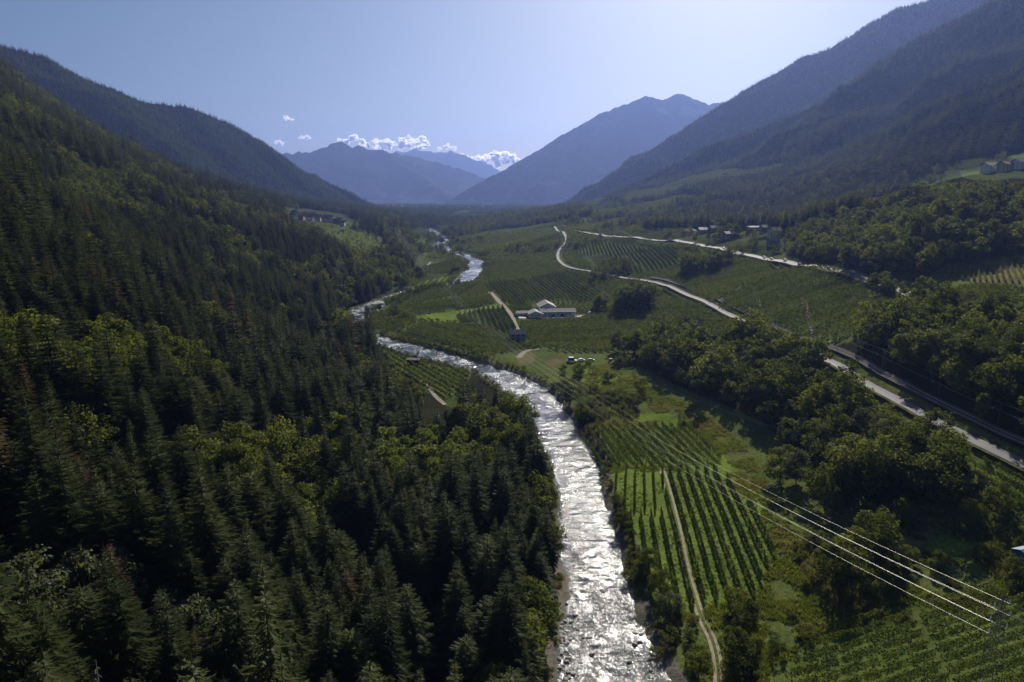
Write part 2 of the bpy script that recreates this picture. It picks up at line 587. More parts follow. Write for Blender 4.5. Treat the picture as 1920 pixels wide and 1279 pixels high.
M['carred'] = simple('red_car_paint', (0.32, 0.03, 0.025), 0.25, 0, 0.03, 1, 0.6)
M['tyre'] = simple('black_rubber', (0.015, 0.015, 0.016), 0.8)
M['blue'] = simple('blue_tarpaulin', (0.07, 0.13, 0.22), 0.45, 0, 0.1, 1, 0.5)
M['rock'] = simple('river_rock', (0.24, 0.215, 0.20), 0.85, var=0.35, scale=1.5)


def ground_mat():
    m, nt, out = mat('ground_cover')
    b = N(nt, "ShaderNodeBsdfPrincipled")
    b.inputs["Roughness"].default_value = 0.95
    b.inputs["Specular IOR Level"].default_value = 0.0
    at = N(nt, "ShaderNodeAttribute", attribute_name="cover")
    geo = N(nt, "ShaderNodeNewGeometry")
    n1 = N(nt, "ShaderNodeTexNoise")
    n1.inputs["Scale"].default_value = 0.05
    n1.inputs["Detail"].default_value = 9
    n1.inputs["Roughness"].default_value = 0.65
    n2 = N(nt, "ShaderNodeTexNoise")
    n2.inputs["Scale"].default_value = 0.9
    n2.inputs["Detail"].default_value = 6
    n2.inputs["Roughness"].default_value = 0.7
    for n in (n1, n2):
        nt.links.new(geo.outputs["Position"], n.inputs["Vector"])
    v1 = ramp(nt, n1.outputs["Fac"], [(0.25, (0.55, 0.6, 0.5)), (0.5, (1, 1, 1)), (0.78, (1.5, 1.35, 1.25))])
    v2 = ramp(nt, n2.outputs["Fac"], [(0.3, (0.55, 0.55, 0.55)), (0.7, (1.45, 1.45, 1.4))])
    c = mixc(nt, 1.0, at.outputs["Color"], v1, 'MULTIPLY')
    c = mixc(nt, 1.0, c, v2, 'MULTIPLY')
    nt.links.new(c, b.inputs["Base Color"])
    bp = N(nt, "ShaderNodeBump")
    bp.inputs["Strength"].default_value = 0.8
    bp.inputs["Distance"].default_value = 0.5
    nt.links.new(n2.outputs["Fac"], bp.inputs["Height"])
    nt.links.new(bp.outputs[0], b.inputs["Normal"])
    nt.links.new(b.outputs[0], out.inputs[0])
    return m


def water_mat():
    m, nt, out = mat('river_water')
    b = N(nt, "ShaderNodeBsdfPrincipled")
    geo = N(nt, "ShaderNodeNewGeometry")
    mp = N(nt, "ShaderNodeMapping")
    nt.links.new(geo.outputs["Position"], mp.inputs[0])
    mp.inputs["Scale"].default_value = (1, 0.62, 0.2)
    n1 = N(nt, "ShaderNodeTexNoise")
    n1.inputs["Scale"].default_value = 1.3
    n1.inputs["Detail"].default_value = 3.4
    n1.inputs["Roughness"].default_value = 0.6
    n1.inputs["Distortion"].default_value = 1.1
    n2 = N(nt, "ShaderNodeTexNoise")
    n2.inputs["Scale"].default_value = 0.13
    n2.inputs["Detail"].default_value = 7
    n2.inputs["Distortion"].default_value = 0.8
    nt.links.new(mp.outputs[0], n1.inputs["Vector"])
    nt.links.new(mp.outputs[0], n2.inputs["Vector"])
    at = N(nt, "ShaderNodeAttribute", attribute_name="foam_glint")
    a = N(nt, "ShaderNodeMath", operation='ADD')
    nt.links.new(n1.outputs["Fac"], a.inputs[0])
    nt.links.new(at.outputs["Fac"], a.inputs[1])
    foam_glint = ramp(nt, a.outputs[0], [(0.64, (0, 0, 0)), (0.84, (1, 1, 1))])
    deep = ramp(nt, n2.outputs["Fac"], [(0.3, (0.03, 0.04, 0.04)), (0.7, (0.065, 0.075, 0.07))])
    c = mixc(nt, foam_glint, deep, (0.62, 0.64, 0.65))
    nt.links.new(c, b.inputs["Base Color"])
    r = N(nt, "ShaderNodeMapRange")
    r.inputs[3].default_value = 0.09
    r.inputs[4].default_value = 0.6
    nt.links.new(foam_glint, r.inputs[0])
    nt.links.new(r.outputs[0], b.inputs["Roughness"])
    b.inputs["Specular IOR Level"].default_value = 0.5
    b.inputs["IOR"].default_value = 1.333
    bp = N(nt, "ShaderNodeBump")
    pt = N(nt, "ShaderNodeMapRange")
    pt.inputs[1].default_value = 0.36
    pt.inputs[2].default_value = 0.6
    pt.inputs[3].default_value = 0.25
    pt.inputs[4].default_value = 0.95
    nt.links.new(n2.outputs["Fac"], pt.inputs[0])
    nt.links.new(pt.outputs[0], bp.inputs["Strength"])
    bp.inputs["Distance"].default_value = 0.46
    nt.links.new(n1.outputs["Fac"], bp.inputs["Height"])
    nt.links.new(bp.outputs[0], b.inputs["Normal"])
    nt.links.new(b.outputs[0], out.inputs[0])
    return m


# ------------------------------------------------------------------ mesh helpers
def mesh_np(name, V, F, materials, midx=None, smooth=False):
    """F: (n,3) or (n,4) int array"""
    V = np.ascontiguousarray(V, np.float32)
    F = np.ascontiguousarray(F, np.int32)
    me = bpy.data.meshes.new(name)
    me.vertices.add(len(V))
    me.vertices.foreach_set("co", V.ravel())
    k = F.shape[1]
    me.loops.add(F.size)
    me.loops.foreach_set("vertex_index", F.ravel())
    me.polygons.add(len(F))
    me.polygons.foreach_set("loop_start", np.arange(0, F.size, k, dtype=np.int32))
    for m in (materials if isinstance(materials, (list, tuple)) else [materials]):
        me.materials.append(m)
    if midx is not None:
        me.polygons.foreach_set("material_index", np.ascontiguousarray(midx, np.int32))
    if smooth:
        me.polygons.foreach_set("use_smooth", np.ones(len(F), bool))
    me.update(calc_edges=True)
    return me


def link(name, me, parent=None, loc=None):
    o = bpy.data.objects.new(name, me)
    COL.objects.link(o)
    if parent is not None:
        o.parent = parent
    if loc is not None:
        o.location = loc
    return o


def tag(o, label=None, cat=None, group=None, kind=None):
    if label:
        o["label"] = label
    if cat:
        o["category"] = cat
    if group:
        o["group"] = group
    if kind:
        o["kind"] = kind
    return o


def thing(name, label, cat, loc=(0, 0, 0), rz=0.0, group=None, scale=1.0):
    o = bpy.data.objects.new(name, None)
    o.empty_display_size = 0.5
    COL.objects.link(o)
    o.location = loc
    o.rotation_euler = (0, 0, rz)
    o.scale = (scale, scale, scale)
    return tag(o, label, cat, group)


class MB:
    """collects boxes, tubes, prisms into one mesh"""

    def __init__(s):
        s.v, s.f = [], []

    def add(s, V, F):
        o = len(s.v)
        s.v += [tuple(p) for p in V]
        s.f += [tuple(i + o for i in f) for f in F]
        return s

    def box(s, x0, x1, y0, y1, z0, z1):
        V = [(x0, y0, z0), (x1, y0, z0), (x1, y1, z0), (x0, y1, z0), (x0, y0, z1), (x1, y0, z1), (x1, y1, z1), (x0, y1, z1)]
        return s.add(V, [(0, 3, 2, 1), (4, 5, 6, 7), (0, 1, 5, 4), (1, 2, 6, 5), (2, 3, 7, 6), (3, 0, 4, 7)])

    def tube(s, P, r, n=6, closed=True):
        P = [np.array(p, float) for p in P]
        R = r if isinstance(r, (list, tuple)) else [r] * len(P)
        V, F = [], []
        for i, p in enumerate(P):
            d = P[min(i + 1, len(P) - 1)] - P[max(i - 1, 0)]
            d = d / (np.linalg.norm(d) + 1e-9)
            a = np.cross(d, (0, 0, 1) if abs(d[2]) < 0.9 else (1, 0, 0))
            a /= np.linalg.norm(a)
            b = np.cross(d, a)
            for k in range(n):
                t = 2 * math.pi * k / n
                V.append(p + R[i] * (math.cos(t) * a + math.sin(t) * b))
        for i in range(len(P) - 1):
            for k in range(n):
                F.append((i * n + k, i * n + (k + 1) % n, (i + 1) * n + (k + 1) % n, (i + 1) * n + k))
        if closed:
            F.append(tuple(range(n))[::-1])
            F.append(tuple((len(P) - 1) * n + k for k in range(n)))
        return s.add(V, F)

    def prism(s, prof, axis, a0, a1):
        """profile polygon extruded; axis 'x': profile (y,z) along x; 'y': profile (x,z) along y"""
        n = len(prof)
        V = []
        for a in (a0, a1):
            for p, q in prof:
                V.append((a, p, q) if axis == 'x' else (p, a, q))
        F = [tuple(range(n))[::-1], tuple(range(n, 2 * n))]
        for i in range(n):
            j = (i + 1) % n
            F.append((i, j, n + j, n + i))
        return s.add(V, F)

    def build(s, name, m, parent=None, loc=None, fix=True):
        me = bpy.data.meshes.new(name)
        me.from_pydata([tuple(map(float, p)) for p in s.v], [], s.f)
        me.materials.append(m)
        me.update()
        return link(name, me, parent, loc)


# ------------------------------------------------------------------ haze and clouds' place
def haze_box():
    m, nt, out = mat('haze_air')
    v = N(nt, "ShaderNodeVolumePrincipled")
    v.inputs["Color"].default_value = (0.265, 0.385, 0.87, 1)
    v.inputs["Density"].default_value = 0.000066
    v.inputs["Anisotropy"].default_value = 0.45
    nt.links.new(v.outputs[0], out.inputs["Volume"])
    zmin = float(GZ.min()) - 1.0
    zmax = float(GZ.max()) + 30.0
    b = MB().box(-16800, 18000, -300, YMAX + 150, zmin, zmax)
    o = b.build("haze", m)
    tag(o, "thin blue evening haze filling the valley air", None, None, "stuff")
    return zmax


HAZE_TOP = haze_box()
# ------------------------------------------------------------------ ground cover, river, roads
def off_line(P, d):
    """offset a 2-D polyline to the left of its direction by d (scalar or array)"""
    P = np.asarray(P, float)[:, :2]
    t = np.gradient(P, axis=0)
    t /= np.linalg.norm(t, axis=1)[:, None] + 1e-9
    nrm = np.stack([-t[:, 1], t[:, 0]], 1)
    return P + nrm * (np.asarray(d)[:, None] if np.ndim(d) else d)


_near = RIV_C[RIV_C[:, 1] < 3000]
_i_end = int(np.argmin(np.hypot(*(RIV_C - at_z(745, 553, 3.0)[:2]).T)))
LEFT_BANK = off_line(RIV_C[:_i_end], river_half(RIV_C[:_i_end, 1]) + np.where(RIV_C[:_i_end, 1] < 168, 5.0, 3.0))
P_LEFT = np.vstack([LEFT_BANK, hits([(748, 530), (756, 515), (776, 503), (784, 480), (774, 452), (764, 432), (752, 416), (720, 408), (640, 402)])[:, :2],
                    [(-700, 1900), (-1400, 1700), (-1400, -60), (20, -60)]])
ORCH_C = hits([(716, 655), (790, 680), (884, 697), (874, 738), (836, 750), (796, 722), (742, 690)])[:, :2]
CLEAR_L = [ORCH_C, hits([(770, 700), (800, 735), (850, 770), (880, 745), (835, 742), (800, 715)])[:, :2]]
MEADOW_L = hits([(585, 424), (640, 414), (690, 432), (735, 455), (730, 478), (700, 482), (640, 470), (612, 450)])[:, :2]
VILLAGE_L = hits([(520, 396), (560, 388), (650, 402), (690, 424), (640, 426), (560, 414)])[:, :2]

FIELDS = {
    # name: (pixel polygon of the ground, row direction as two pixels, row spacing, height, density class)
    'L1': ([(840, 462), (920, 442), (1000, 430), (1050, 424), (1000, 420), (900, 436), (850, 452)], ((850, 458), (1000, 426)), 5.0, 3.0, 'far'),
    'H6': ([(1120, 398), (1240, 376), (1300, 372), (1250, 392), (1140, 408)], ((1130, 404), (1280, 376)), 5.0, 3.0, 'far'),
    'H7': ([(1200, 362), (1330, 322), (1480, 306), (1460, 322), (1320, 346), (1210, 374)], ((1210, 366), (1440, 314)), 6.0, 3.0, 'far'),
    'A1': ([(1149, 884), (1243, 884), (1246, 962), (1168, 960), (1156, 930)], ((1205, 884), (1207, 962)), 3.3, 2.8, 'near'),
    'A2': ([(1249, 884), (1345, 882), (1420, 958), (1452, 1040), (1405, 1142), (1345, 1128), (1290, 1150), (1200, 1110), (1172, 968), (1246, 964)], ((1272, 891), (1341, 1120)), 3.3, 3.0, 'near'),
    'B': ([(1084, 816), (1150, 800), (1240, 800), (1290, 798), (1350, 850), (1352, 876), (1130, 877), (1100, 850)], ((1150, 808), (1197, 870)), 3.3, 3.0, 'near'),
    'C': ([(718, 655), (790, 680), (882, 697), (872, 737), (836, 748), (796, 720), (742, 690)], ((765, 668), (866, 726)), 4.0, 3.0, 'mid'),
    'F1': ([(1470, 1279), (1478, 1236), (1520, 1190), (1700, 1140), (1785, 1290), (1640, 1330), (1480, 1330)], ((1500, 1228), (1760, 1146)), 3.5, 2.7, 'near'),
    'F2': ([(1716, 1134), (1920, 1080), (2000, 1080), (2000, 1300), (1800, 1300)], ((1720, 1160), (1900, 1100)), 3.5, 2.7, 'near'),
    'G': ([(1820, 868), (1850, 870), (1960, 930), (1960, 985), (1870, 930), (1835, 905)], ((1830, 872), (1930, 925)), 3.2, 2.8, 'near'),
    'D1': ([(716, 568), (768, 549), (869, 533), (895, 534), (921, 553), (853, 558), (794, 569), (776, 580), (752, 590)], ((860, 538), (812, 566)), 4.0, 3.2, 'mid'),
    'D2': ([(775, 586), (791, 572), (853, 562), (920, 556), (928, 568), (885, 575), (826, 581)], ((785, 583), (926, 566)), 3.0, 3.2, 'mid'),
    'D4': ([(858, 592), (900, 579), (946, 577), (968, 620), (954, 632), (932, 626), (896, 604)], ((930, 590), (950, 630)), 4.2, 3.4, 'mid'),
    'D5': ([(680, 590), (758, 586), (782, 604), (766, 617), (720, 628), (694, 612)], ((690, 606), (770, 590)), 4.0, 3.0, 'mid'),
    'D6': ([(760, 622), (790, 608), (864, 610), (950, 632), (964, 658), (938, 664), (850, 645)], ((775, 620), (940, 660)), 4.2, 3.0, 'mid'),
    'D6b': ([(740, 633), (760, 626), (850, 650), (930, 672), (900, 676), (800, 652)], ((750, 632), (900, 672)), 4.0, 3.0, 'mid'),
    'D7': ([(974, 606), (1138, 590), (1232, 615), (1222, 640), (1120, 658), (1024, 650), (988, 632)], ((990, 618), (1200, 600)), 3.9, 3.1, 'mid'),
    'D8': ([(900, 533), (1065, 509), (1102, 526), (1138, 556), (1100, 569), (1060, 563), (986, 566), (978, 579), (962, 579), (928, 550)], ((958, 512), (986, 534)), 4.2, 3.0, 'mid'),
    'D9': ([(904, 503), (960, 497), (1000, 498), (908, 526)], ((910, 515), (960, 500)), 4.2, 3.0, 'mid'),
    'D10': ([(794, 503), (858, 486), (876, 500), (846, 514), (812, 517)], ((800, 510), (860, 495)), 4.2, 3.0, 'mid'),
    'D10b': ([(776, 541), (784, 533), (810, 524), (860, 520), (866, 526), (830, 531)], ((784, 536), (794, 526)), 5.5, 2.4, 'mid'),
    'D11': ([(842, 468), (930, 440), (1008, 430), (1048, 440), (1000, 458), (905, 478)], ((850, 466), (930, 446)), 4.0, 3.0, 'far'),
    'D12': ([(905, 489), (960, 474), (1036, 456), (1044, 488), (980, 494)], ((910, 486), (1000, 468)), 4.0, 3.0, 'far'),
    'E1': ([(1068, 480), (1112, 452), (1272, 466), (1272, 500), (1218, 512), (1200, 500), (1140, 478)], ((1212, 478), (1236, 506)), 4.4, 3.0, 'mid'),
    'E2': ([(1244, 514), (1290, 500), (1378, 486), (1440, 492), (1442, 510), (1335, 570), (1290, 546)], ((1245, 520), (1372, 494)), 4.4, 2.6, 'mid'),
    'E3': ([(1346, 576), (1446, 512), (1520, 504), (1620, 536), (1640, 580), (1560, 640), (1500, 624), (1420, 598)], ((1400, 575), (1500, 535)), 4.6, 3.2, 'mid'),
    'E4': ([(1232, 612), (1322, 582), (1402, 614), (1390, 640), (1312, 652), (1256, 640)], ((1245, 614), (1390, 632)), 3.9, 3.0, 'mid'),
    'E5': ([(1168, 586), (1240, 556), (1322, 576), (1306, 586), (1232, 602)], ((1180, 584), (1310, 578)), 3.9, 3.0, 'mid'),
    'K1': ([(1108, 514), (1200, 530), (1236, 538), (1228, 556), (1160, 574), (1142, 558), (1106, 528)], ((1110, 520), (1230, 546)), 4.4, 3.0, 'mid'),
    'K2': ([(908, 500), (985, 496), (1046, 494), (1060, 506), (925, 528)], ((912, 520), (1050, 498)), 4.4, 3.0, 'mid'),
    'K3': ([(1065, 440), (1180, 450), (1110, 452), (1070, 474), (1058, 468)], ((1066, 468), (1160, 450)), 4.0, 3.0, 'far'),
    'K4': ([(1180, 456), (1270, 458), (1350, 474), (1370, 482), (1280, 498), (1274, 468)], ((1190, 458), (1360, 478)), 4.0, 2.6, 'far'),
    'K5': ([(800, 505), (790, 520), (760, 530), (755, 520), (775, 506)], ((758, 526), (790, 508)), 4.0, 3.0, 'mid'),
    'K6': ([(850, 462), (900, 440), (960, 425), (1040, 420), (1010, 428), (930, 438)], ((860, 458), (1000, 425)), 4.5, 3.0, 'far'),
    'K7': ([(1150, 575), (1230, 556), (1165, 586), (1140, 590)], ((1150, 584), (1220, 560)), 4.4, 3.0, 'mid'),
    'K8': ([(880, 482), (905, 478), (1000, 460), (1000, 466), (905, 488)], ((885, 484), (990, 464)), 4.5, 3.0, 'far'),
    'K9': ([(1640, 560), (1720, 570), (1660, 590), (1610, 620), (1560, 645), (1600, 600)], ((1600, 610), (1700, 572)), 4.4, 3.0, 'mid'),
    'K10': ([(1740, 560), (1820, 535), (1960, 545), (1960, 580), (1800, 572)], ((1760, 562), (1940, 552)), 3.6, 2.4, 'mid'),
    'V': ([(1772, 500), (1860, 488), (1960, 484), (1960, 534), (1800, 526)], ((1850, 492), (1854, 526)), 2.7, 2.0, 'vine'),
    'H1': ([(1100, 400), (1190, 384), (1250, 382), (1180, 398), (1110, 412)], ((1110, 405), (1200, 390)), 5.0, 3.0, 'far'),
    'H2': ([(1060, 385), (1100, 374), (1140, 372), (1120, 384), (1070, 392)], ((1070, 388), (1130, 376)), 5.0, 3.0, 'far'),
    'H3': ([(1160, 372), (1300, 330), (1420, 318), (1400, 330), (1280, 350), (1180, 380)], ((1180, 374), (1380, 325)), 6.0, 3.0, 'far'),
    'H4': ([(1700, 318), (1800, 304), (1850, 300), (1840, 312), (1740, 322)], ((1710, 318), (1840, 304)), 4.0, 2.6, 'mid'),
    'H5': ([(1060, 424), (1150, 412), (1190, 414), (1150, 428)], ((1060, 424), (1180, 414)), 4.0, 3.0, 'far'),
}
FW = {}
for k, (pp, rd, sp, hh, cl) in FIELDS.items():
    a, b = hit(*rd[0]), hit(*rd[1])
    d = (b - a)[:2]
    FW[k] = (hits(pp)[:, :2], d / np.linalg.norm(d), sp, hh, cl)

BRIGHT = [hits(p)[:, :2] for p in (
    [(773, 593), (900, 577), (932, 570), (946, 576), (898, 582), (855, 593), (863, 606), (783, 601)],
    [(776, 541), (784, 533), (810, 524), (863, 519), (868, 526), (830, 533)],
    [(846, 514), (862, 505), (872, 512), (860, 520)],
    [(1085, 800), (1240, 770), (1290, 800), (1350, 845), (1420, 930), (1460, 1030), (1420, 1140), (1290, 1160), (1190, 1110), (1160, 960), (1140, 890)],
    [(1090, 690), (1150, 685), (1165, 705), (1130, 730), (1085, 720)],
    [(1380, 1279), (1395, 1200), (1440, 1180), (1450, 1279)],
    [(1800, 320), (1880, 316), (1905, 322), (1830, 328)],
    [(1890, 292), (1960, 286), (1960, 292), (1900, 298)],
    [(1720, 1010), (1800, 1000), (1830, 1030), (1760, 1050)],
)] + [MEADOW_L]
TAN = [hits(p)[:, :2] for p in (
    [(965, 668), (985, 657), (1005, 663), (1000, 680), (975, 686)], [(1020, 680), (1045, 672), (1056, 678), (1035, 688)],
    [(975, 596), (1110, 588), (1112, 594), (975, 602)],
    [(1105, 812), (1150, 803), (1152, 808), (1112, 818)], [(1208, 790), (1235, 788), (1238, 795), (1212, 800)],
    [(1640, 1020), (1720, 990), (1760, 1010), (1700, 1040)],
)]
P_W1 = hits([(1180, 668), (1215, 646), (1262, 652), (1330, 660), (1400, 632), (1470, 640), (1522, 668), (1560, 705), (1640, 765), (1770, 838), (1822, 880), (1760, 945), (1640, 945), (1560, 900), (1490, 850), (1430, 790), (1330, 750), (1250, 715)])[:, :2]
P_W2 = hits([(1560, 650), (1600, 640), (1660, 600), (1735, 580), (1820, 600), (1960, 625), (2050, 640), (2050, 950), (1960, 872), (1860, 815), (1780, 762), (1690, 712), (1610, 672)])[:, :2]
P_W3 = hits([(1478, 480), (1490, 455), (1530, 430), (1640, 400), (1740, 370), (1800, 345), (1900, 335), (2060, 330), (2060, 470), (1900, 480), (1780, 494), (1720, 530), (1640, 522), (1560, 500)])[:, :2]
P_R4 = hits([(1200, 430), (1260, 405), (1400, 385), (1560, 350), (1660, 335), (1600, 390), (1480, 432), (1400, 432), (1280, 430)])[:, :2]
P_VW = hits([(830, 440), (900, 415), (1010, 396), (1090, 392), (1110, 405), (1000, 425), (930, 432), (850, 450)])[:, :2]
# colours of the ground sheet
cov = np.empty(GX.shape + (3,), np.float32)
cov[:] = (0.084, 0.104, 0.030)
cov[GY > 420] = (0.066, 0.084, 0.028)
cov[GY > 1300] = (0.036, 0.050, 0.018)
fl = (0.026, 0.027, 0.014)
_b = GY < 3200


def paint(poly, col):
    lo, hi = poly.min(0), poly.max(0)
    m = (GX >= lo[0]) & (GX <= hi[0]) & (GY >= lo[1]) & (GY <= hi[1])
    idx = np.where(m)
    k = in_poly(GX[idx], GY[idx], poly)
    cov[idx[0][k], idx[1][k]] = col


_cr = np.random.default_rng(77)
_pm = hits([(690, 590), (760, 545), (800, 470), (900, 425), (1050, 415), (1200, 415), (1290, 432), (1400, 470), (1620, 515), (1660, 560), (1560, 640), (1410, 620), (1250, 655), (1100, 665), (980, 655), (850, 660), (740, 640)])[:, :2]
for cx in np.arange(-200, 420, 74):
    for cy in np.arange(420, 1800, 92):
        k_ = _cr.uniform(0.5, 1.25)
        if in_poly(np.array([cx + 36.0]), np.array([cy + 45.0]), _pm)[0]:
            paint(np.array([(cx + 2, cy + 2), (cx + 71, cy + 6), (cx + 69, cy + 88), (cx + 3, cy + 86)]), (0.078 * k_, 0.098 * k_, 0.032 * k_))
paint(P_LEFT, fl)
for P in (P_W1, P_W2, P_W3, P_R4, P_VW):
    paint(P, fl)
paint(VILLAGE_L, (0.050, 0.060, 0.028))
for P in CLEAR_L:
    paint(P, (0.055, 0.075, 0.022))
for k, (P, d, sp, hh, cl) in FW.items():
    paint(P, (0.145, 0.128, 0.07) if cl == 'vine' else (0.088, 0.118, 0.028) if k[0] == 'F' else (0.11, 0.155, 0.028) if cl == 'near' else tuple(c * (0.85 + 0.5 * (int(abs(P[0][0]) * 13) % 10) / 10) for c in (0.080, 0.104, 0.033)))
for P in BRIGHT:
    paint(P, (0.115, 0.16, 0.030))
for P in TAN:
    paint(P, (0.135, 0.118, 0.062))
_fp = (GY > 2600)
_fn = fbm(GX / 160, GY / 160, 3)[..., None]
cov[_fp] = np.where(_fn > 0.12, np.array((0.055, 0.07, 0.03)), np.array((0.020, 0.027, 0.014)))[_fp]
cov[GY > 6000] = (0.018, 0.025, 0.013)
_alp = (fbm(GX / 420 + 3, GY / 420, 4) > 0.22) & (GY > 4500)
paint(MEADOW_L, (0.070, 0.092, 0.024))
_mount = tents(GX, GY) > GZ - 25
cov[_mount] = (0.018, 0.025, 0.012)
cov[_alp] = (0.055, 0.060, 0.038)
_bank = (GD - river_half(GY)) 
_bk = (_bank < np.where(GY > 430, -3.0, 4.0)) & (_bank > -6)
cov[_bk] = (0.13, 0.12, 0.10)
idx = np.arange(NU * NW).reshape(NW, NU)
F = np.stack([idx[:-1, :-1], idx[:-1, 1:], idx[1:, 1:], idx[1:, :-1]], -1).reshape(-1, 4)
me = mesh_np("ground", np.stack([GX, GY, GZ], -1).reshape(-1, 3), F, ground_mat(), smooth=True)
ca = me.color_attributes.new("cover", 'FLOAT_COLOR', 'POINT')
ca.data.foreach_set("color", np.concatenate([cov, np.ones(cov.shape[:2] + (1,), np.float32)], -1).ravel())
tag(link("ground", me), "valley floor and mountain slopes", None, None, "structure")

# river ribbon with real ripples and standing waves


def river():
    Vs, Fs, foam_glint = [], [], []
    base = 0
    c = RIVER[:, :2]
    for lo, hi, st, nc in ((0, 340, 0.55, 64), (340, 700, 1.4, 26), (700, 2600, 5.0, 10)):
        L = resample(c, st)
        sel = np.where((L[:, 1] >= lo) & (L[:, 1] <= hi + st))[0]
        if len(sel) < 2:
            continue
        L = L[sel[0]:sel[-1] + 1]
        t = np.gradient(L, axis=0)
        t /= np.linalg.norm(t, axis=1)[:, None]
        nr = np.stack([t[:, 1], -t[:, 0]], 1)
        w = np.linspace(-17.5, 17.5, nc)
        P = L[:, None, :] + nr[:, None, :] * w[None, :, None]
        X, Y = P[..., 0], P[..., 1]
        s = np.arange(len(L))[:, None] * st + 0 * w
        q = s + 1.5 * fbm(X / 6, Y / 6, 2)
        big = fbm(X / 7.0, Y / 7.0, 3)
        rip = fbm(s / 1.9, np.broadcast_to(w, s.shape) / 3.4 + 40, 4)
        stand = ridged(s / 6.0 + 0.25 * big, np.broadcast_to(w, s.shape) / 9.0, 3)
        Z = water_z(Y) + 0.10 * big + 0.30 * rip + 0.18 * stand - 0.1 + 0.12 * float(lo > 0)
        fm = 0.18 * fbm(X / 16, Y / 16, 3) + 0.16 * stand + 0.05 * rip - 0.07 + 0.13 * float(lo > 0)  # upstream offset whitens the rapids and paints sun glint into the water colour
        n0, n1 = X.shape
        ii = np.arange(n0 * n1).reshape(n0, n1) + base
        Vs.append(np.stack([X, Y, Z], -1).reshape(-1, 3))
        Fs.append(np.stack([ii[:-1, :-1], ii[:-1, 1:], ii[1:, 1:], ii[1:, :-1]], -1).reshape(-1, 4))
        foam_glint.append(fm.ravel())
        base += n0 * n1
    me = mesh_np("river", np.vstack(Vs), np.vstack(Fs), water_mat(), smooth=True)
    a = me.attributes.new("foam_glint", 'FLOAT', 'POINT')
    a.data.foreach_set("value", np.concatenate(foam_glint).astype(np.float32))
    tag(link("river", me), "fast silvery mountain river", None, None, "structure")


river()


def strip(name, line, width, m, lift=0.12, step=2.0, kind="structure", label=None, crown=0.0):
    """a road laid on the terrain; the cross-section stays level"""
    L = resample(np.asarray(line, float)[:, :2], step)
    L2 = resample(smooth_poly(L[::max(1, len(L) // 60)], 6), step) if len(L) > 20 else L
    z = gz(L2[:, 0], L2[:, 1])
    k = np.ones(7) / 7
    zp = np.convolve(np.pad(z, 3, mode='edge'), k, mode='valid')
    z = np.maximum(z, zp)
    wid = np.linspace(-width / 2, width / 2, 5)
    V = []
    for w in wid:
        o = off_line(L2, -w)
        zz = np.maximum(gz(o[:, 0], o[:, 1]), z) + lift
        V.append(np.stack([o[:, 0], o[:, 1], zz], -1))
    V = np.stack(V, 1)
    n0, n1 = V.shape[:2]
    ii = np.arange(n0 * n1).reshape(n0, n1)
    F = np.stack([ii[:-1, :-1], ii[:-1, 1:], ii[1:, 1:], ii[1:, :-1]], -1).reshape(-1, 4)
    o = link(name, mesh_np(name, V.reshape(-1, 3), F, m, smooth=True))
    tag(o, label, None, None, kind)
    return L2


def line_hits(px):
    return smooth_poly(hits(px)[:, :2], 6)


ROAD_UP = line_hits([(1052, 430), (1080, 434), (1120, 438), (1180, 440)])
ROAD_UP2 = np.vstack([hits([(1062, 434), (1120, 440), (1180, 446), (1240, 452), (1300, 458), (1340, 465), (1372, 474), (1420, 483), (1500, 499), (1560, 510), (1612, 522), (1660, 538), (1700, 552), (1722, 562)])[:, :2],
                      [(226, 350), (218, 310), (214, 270), (212, 230)]])
strip("road_verge", smooth_poly(ROAD_UP2, 6), 12.0, M['verge'], 0.16, label="gravelly verge of the upper road")
strip("main_road", smooth_poly(ROAD_UP2, 6), 6.8, M['asphalt'], 0.25, label="upper asphalt road")
ROAD_MID = np.vstack([hits([(1040, 425), (1056, 436), (1062, 452), (1050, 468), (1046, 482), (1054, 495), (1075, 504), (1110, 510), (1160, 520), (1215, 528), (1262, 541), (1310, 562), (1360, 588), (1412, 613)])[:, :2],
                      hits([(1540, 672), (1600, 706), (1680, 752), (1780, 806), (1860, 846), (1930, 880)])[:, :2], [(155, 170), (157, 140)]])
ROAD_MID_S = smooth_poly(ROAD_MID, 6)
strip("road_verge", ROAD_MID_S, 7.0, M['verge'], 0.16, label="gravelly verge of the valley road")
strip("valley_road", ROAD_MID_S, 4.0, M['asphalt'], 0.25, label="narrow valley road")
RAIL = off_line(resample(ROAD_MID_S[ROAD_MID_S[:, 1] < 660], 3.0), -8.0)
_rl = off_line(resample(ROAD_MID_S[ROAD_MID_S[:, 1] < 660], 3.0), 8.0)
RAIL = RAIL if RAIL[:, 0].mean() > _rl[:, 0].mean() else _rl
RL = strip("railway_bed", RAIL, 4.2, M['ballast'], 0.35, label="ballast bed of the railway line")
strip("farm_lane", line_hits([(918, 548), (932, 562), (948, 578), (958, 592), (966, 610), (972, 622)]), 4.0, M['dirt'], 0.15, label="pale farm lane")
TRACK = line_hits([(1240, 878), (1250, 910), (1262, 955), (1273, 1000), (1285, 1060), (1302, 1120), (1318, 1165), (1335, 1200), (1345, 1240), (1348, 1290)])
strip("orchard_track_ruts", off_line(TRACK, 0.75), 0.75, M['dirt'], 0.06, 1.0, label="left wheel rut of the orchard track")
strip("orchard_track_ruts", off_line(TRACK, -0.75), 0.75, M['dirt'], 0.06, 1.0, label="right wheel rut of the orchard track")
strip("bank_path", line_hits([(785, 706), (800, 720), (815, 742), (835, 760)]), 2.2, M['dirt'], 0.12, label="dirt path beside orchard")
strip("farm_path", line_hits([(895, 475), (900, 464), (912, 460)]), 4, M['dirt'], 0.2, label="farm path")
